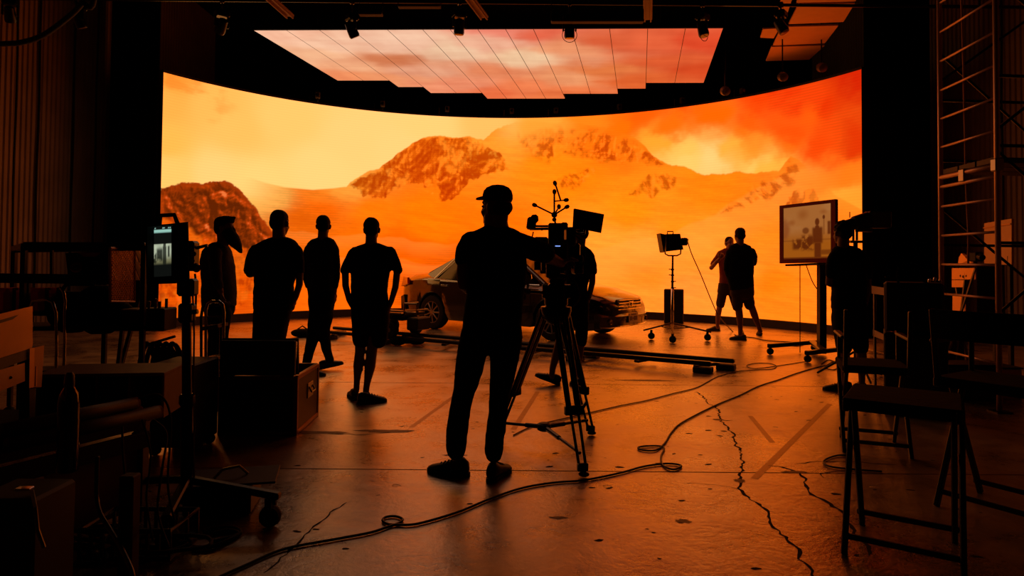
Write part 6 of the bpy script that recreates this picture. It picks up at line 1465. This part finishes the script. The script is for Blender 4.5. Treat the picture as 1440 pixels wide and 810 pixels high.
# ================================================================== RIGHT: lit things behind the scaffold
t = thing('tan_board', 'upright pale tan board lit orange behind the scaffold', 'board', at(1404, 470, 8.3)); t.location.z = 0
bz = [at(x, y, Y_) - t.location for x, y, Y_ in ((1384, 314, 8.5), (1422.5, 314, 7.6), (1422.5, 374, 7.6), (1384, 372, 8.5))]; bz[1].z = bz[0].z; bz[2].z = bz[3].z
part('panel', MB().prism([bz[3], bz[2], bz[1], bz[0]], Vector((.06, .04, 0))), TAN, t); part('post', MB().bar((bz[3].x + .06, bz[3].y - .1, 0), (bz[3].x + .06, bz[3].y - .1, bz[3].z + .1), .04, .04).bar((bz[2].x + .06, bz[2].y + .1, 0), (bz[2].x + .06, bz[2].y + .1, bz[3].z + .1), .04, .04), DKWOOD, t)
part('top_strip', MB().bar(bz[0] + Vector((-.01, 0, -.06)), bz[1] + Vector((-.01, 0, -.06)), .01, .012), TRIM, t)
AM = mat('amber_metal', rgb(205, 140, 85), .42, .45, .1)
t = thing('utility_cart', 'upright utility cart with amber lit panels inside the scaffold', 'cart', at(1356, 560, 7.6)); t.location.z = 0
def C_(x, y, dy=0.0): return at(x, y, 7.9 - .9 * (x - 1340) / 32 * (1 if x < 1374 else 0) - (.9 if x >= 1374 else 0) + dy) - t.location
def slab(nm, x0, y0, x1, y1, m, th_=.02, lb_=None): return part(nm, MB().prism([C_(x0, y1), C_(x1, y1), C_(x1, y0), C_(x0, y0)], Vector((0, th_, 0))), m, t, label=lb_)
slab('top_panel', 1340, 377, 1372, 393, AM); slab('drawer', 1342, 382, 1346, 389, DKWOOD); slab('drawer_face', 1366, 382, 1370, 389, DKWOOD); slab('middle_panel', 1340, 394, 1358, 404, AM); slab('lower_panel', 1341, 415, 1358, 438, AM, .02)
slab('slot', 1341, 397, 1357, 400, BLACK, -.006)
part('control_knobs', MB().ell(C_(1352, 388, -.02), (.018, .018, .018)).ell(C_(1356, 389, -.02), (.02, .02, .02)).ell(C_(1360, 388, -.02), (.016, .016, .016)).bar(C_(1346, 387, -.01), C_(1366, 388, -.01), .012, .012), BLACK, t)
for x in (1340.5, 1359, 1372): part('upright', MB().bar(Vector((C_(x, 400).x, 0, .05)), C_(x, 377), .018, .018), STEEL, t)
part('body', MB().prism([C_(1374, 470), C_(1406, 470), C_(1406, 373), C_(1374, 373)], Vector((.37, .5, 0))), BLACK, t)
part('base', MB().box((C_(1375, 480).x, .25, .28), (.56, .5, .5), 0, .02), BLACK, t)
t2 = thing('crumpled_paper', 'crumpled amber paper standing on top of the utility cart', 'paper', t.location + C_(1361, 376))
mb = MB(); pp = [(1351, 373), (1352.5, 362), (1356, 356), (1359, 358), (1361, 361), (1363, 361), (1366, 366), (1370, 367), (1372, 373)]
vs = [at(x, y, 7.8 - .9 * (x - 1345) / 32 + .05 * (k % 3)) - t2.location for k, (x, y) in enumerate(pp)] ; vs += [v + Vector((.0, .05, 0)) for v in vs]
n = len(pp); mb.add(vs, [tuple(range(n)), tuple(range(n, 2 * n))[::-1]] + [(i, i + n, (i + 1) % n + n, (i + 1) % n) for i in range(n)])
part('sheet', mb, AM, t2)
t3 = thing('cart_camera', 'small black camera body sitting beside the crumpled paper', 'camera', t.location + C_(1376, 373)); part('body', MB().box((0, .05, .09), (.10, .12, .10), .2, .01).cyl((0, -.01, .09), (-.02, -.09, .08), .035, .03), CMAT, t3); part('foot', MB().cyl((0, .05, 0), (0, .05, .05), .02), BLACK, t3)
# equipment rack and black case left of the scaffold
t = thing('equipment_rack', 'open metal frame rack with tan boards at top and bottom, beside the curly-haired man', 'rack', at(1243, 470, 6.3)); t.location.z = 0
def E_(x, y, dy=0.0): return at(x, y, 6.3 + dy) - t.location
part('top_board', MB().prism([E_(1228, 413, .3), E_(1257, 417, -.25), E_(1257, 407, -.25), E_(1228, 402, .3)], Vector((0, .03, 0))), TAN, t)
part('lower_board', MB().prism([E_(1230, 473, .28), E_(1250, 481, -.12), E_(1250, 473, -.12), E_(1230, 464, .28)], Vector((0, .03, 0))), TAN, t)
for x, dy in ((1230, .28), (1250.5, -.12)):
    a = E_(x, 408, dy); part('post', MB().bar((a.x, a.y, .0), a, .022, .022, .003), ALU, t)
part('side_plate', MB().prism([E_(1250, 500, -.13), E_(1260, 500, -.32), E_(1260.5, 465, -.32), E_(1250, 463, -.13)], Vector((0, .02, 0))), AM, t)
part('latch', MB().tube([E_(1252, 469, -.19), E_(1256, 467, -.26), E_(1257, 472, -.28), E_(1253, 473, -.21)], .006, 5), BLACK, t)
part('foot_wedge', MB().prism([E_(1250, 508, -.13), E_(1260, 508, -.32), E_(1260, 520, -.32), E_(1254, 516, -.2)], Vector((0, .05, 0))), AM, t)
q = at(1290, 560, 5.9); t = thing('equipment_case', 'big black stacked equipment case right of the open rack', 'case', (q.x + .07, 6.05, 0), -.50)
wz = (at(1334, 500, 5.9) - at(1256, 500, 5.9)).length; zt1 = at(1290, 398, 5.9).z; zt0 = at(1290, 470, 5.9).z
part('lower_box', MB().box((0, .1, zt0 / 2), (wz, .5, zt0), 0, .01), BLACK, t); part('upper_box', MB().box((-.01, .1, (zt0 + zt1) / 2 + .005), (wz * .94, .46, zt1 - zt0 - .01), 0, .02), BLACK, t)
for z in (zt0, zt0 * .5): part('edge_trim', MB().box((0, -.152, z - .02), (wz, .008, .012)), mat('dull_lid_trim', rgb(60, 30, 22), .4, .8), t)
for x_ in (-.12, .14): part('latch', MB().box((x_, -.155, zt0 - .05), (.04, .012, .05), 0, .003), STEEL, t)
q = at(1298, 398, 5.9); t = thing('mixer_stick', 'dark stalks standing on the black equipment case', 'microphone', (q.x, 6.0, zt1))
part('stalk', MB().tube([(-.16, 0, 0), (-.17, 0, .08), (-.16, 0, .12)], .012, 6, round_=True).tube([(.1, 0, 0), (.02, 0, .03), (-.1, 0, .035), (-.25, .05, .05)], .008, 6), SATIN, t)
q = at(1316, 396, 5.9); t = thing('metal_clamp', 'cluster of small shiny knobs clamped to the left scaffold post', 'clamp', at(1317, 402, PL.y - .08)); 
for (x, y) in ((1307, 395), (1314.5, 393), (1316.5, 409), (1322, 396)): part('knob', MB().ell(at(x, y, PL.y - .08) - t.location, (.016, .014, .026)), CHROME, t)
part('jaw', MB().box((.02, .04, 0), (.10, .06, .12), 0, .01).bar((-.08, 0, .05), (.05, .03, .03), .02, .02), SATIN, t)
for k, (x, y, Y_, sx, sy, sz, lb_) in enumerate(((1375, 517, 6.6, .5, .3, .34, 'dark low crate on the floor inside the scaffold'), (1422, 522, 6.7, .30, .3, .30, 'tan-faced carton inside the scaffold at the right edge'))):
    q = at(x, y, Y_); t = thing('storage_crate', lb_, 'crate', (q.x, q.y + .2, 0)); part('body', MB().box((0, 0, sz / 2), (sx, sy, sz), 0, .008), TAN if k else BLACK, t); part('lid', MB().box((0, 0, sz + .008), (sx + .02, sy + .02, .016), 0, .003), BLACK, t)

# ================================================================== RIGHT FOREGROUND: tall folding director chairs
def chair(label, P0, yaw, sw=.44, sd=.46, seat=.72, back=1.10, rest=True):
    t = thing('director_chair', label, 'chair', P0, yaw, 'tall folding chairs in the right foreground')
    CW = mat('chair_black_wood', rgb(16, 12, 10), .45)
    a, b_ = sw / 2, sd / 2
    part('seat', MB().box((0, 0, seat - .025), (sw + .04, sd + .02, .055), 0, .012), CLOTH_BLACK, t)
    for s in (-1, 1):
        part('side_rail', MB().bar((s * a, -b_ - .02, seat - .03), (s * a, b_ + .02, seat - .03), .03, .05, .006), CW, t)
        part('leg', MB().bar((s * (a + .01), -b_, 0), (s * (a + .01), b_ * .5, seat - .04), .026, .036, .005), CW, t)
        part('leg', MB().bar((s * (a - .02), b_, 0), (s * (a - .02), -b_ * .5, seat - .04), .026, .036, .005), CW, t)
        if rest:
            part('back_post', MB().bar((s * a, -b_ + .01, seat - .05), (s * a, -b_ - .05, back), .028, .034, .005), CW, t)
            part('armrest', MB().bar((s * (a + .01), -b_ - .02, seat + .20), (s * (a + .01), b_ - .02, seat + .20), .05, .022, .008), CW, t)
            part('arm_post', MB().bar((s * a, b_ - .05, seat - .03), (s * a, b_ - .05, seat + .20), .022, .028, .004), CW, t)
    for y in (-b_ + .04, b_ - .04): part('foot_rail', MB().bar((-a, y, .075), (a, y, .075), .020, .026, .004), CW, t)
    if rest == True: part('backrest', MB().rings([[(x, -b_ - .06 - .03 * (1 - (x / a) ** 2) + dy, z) for z, dy in ((back - .16, 0), (back, 0), (back, .012), (back - .16, .012))] for x in [-a + sw * k / 8 for k in range(9)]]), CLOTH_BLACK, t)
    return t
chair('tall black folding stool-like chair nearest the camera, left one of the foreground pair', Vector((1.87, 3.20, 0)), -.58, rest=False)
chair('tall black folding chair with a back at the right picture edge, partly cut off', Vector((2.70, 3.70, 0)), -1.0)
chair('tall black folding chair farther back, just before the curly-haired man', Vector((2.66, 4.95, 0)), -.35, sw=.40, seat=.62, back=1.02, rest=2)
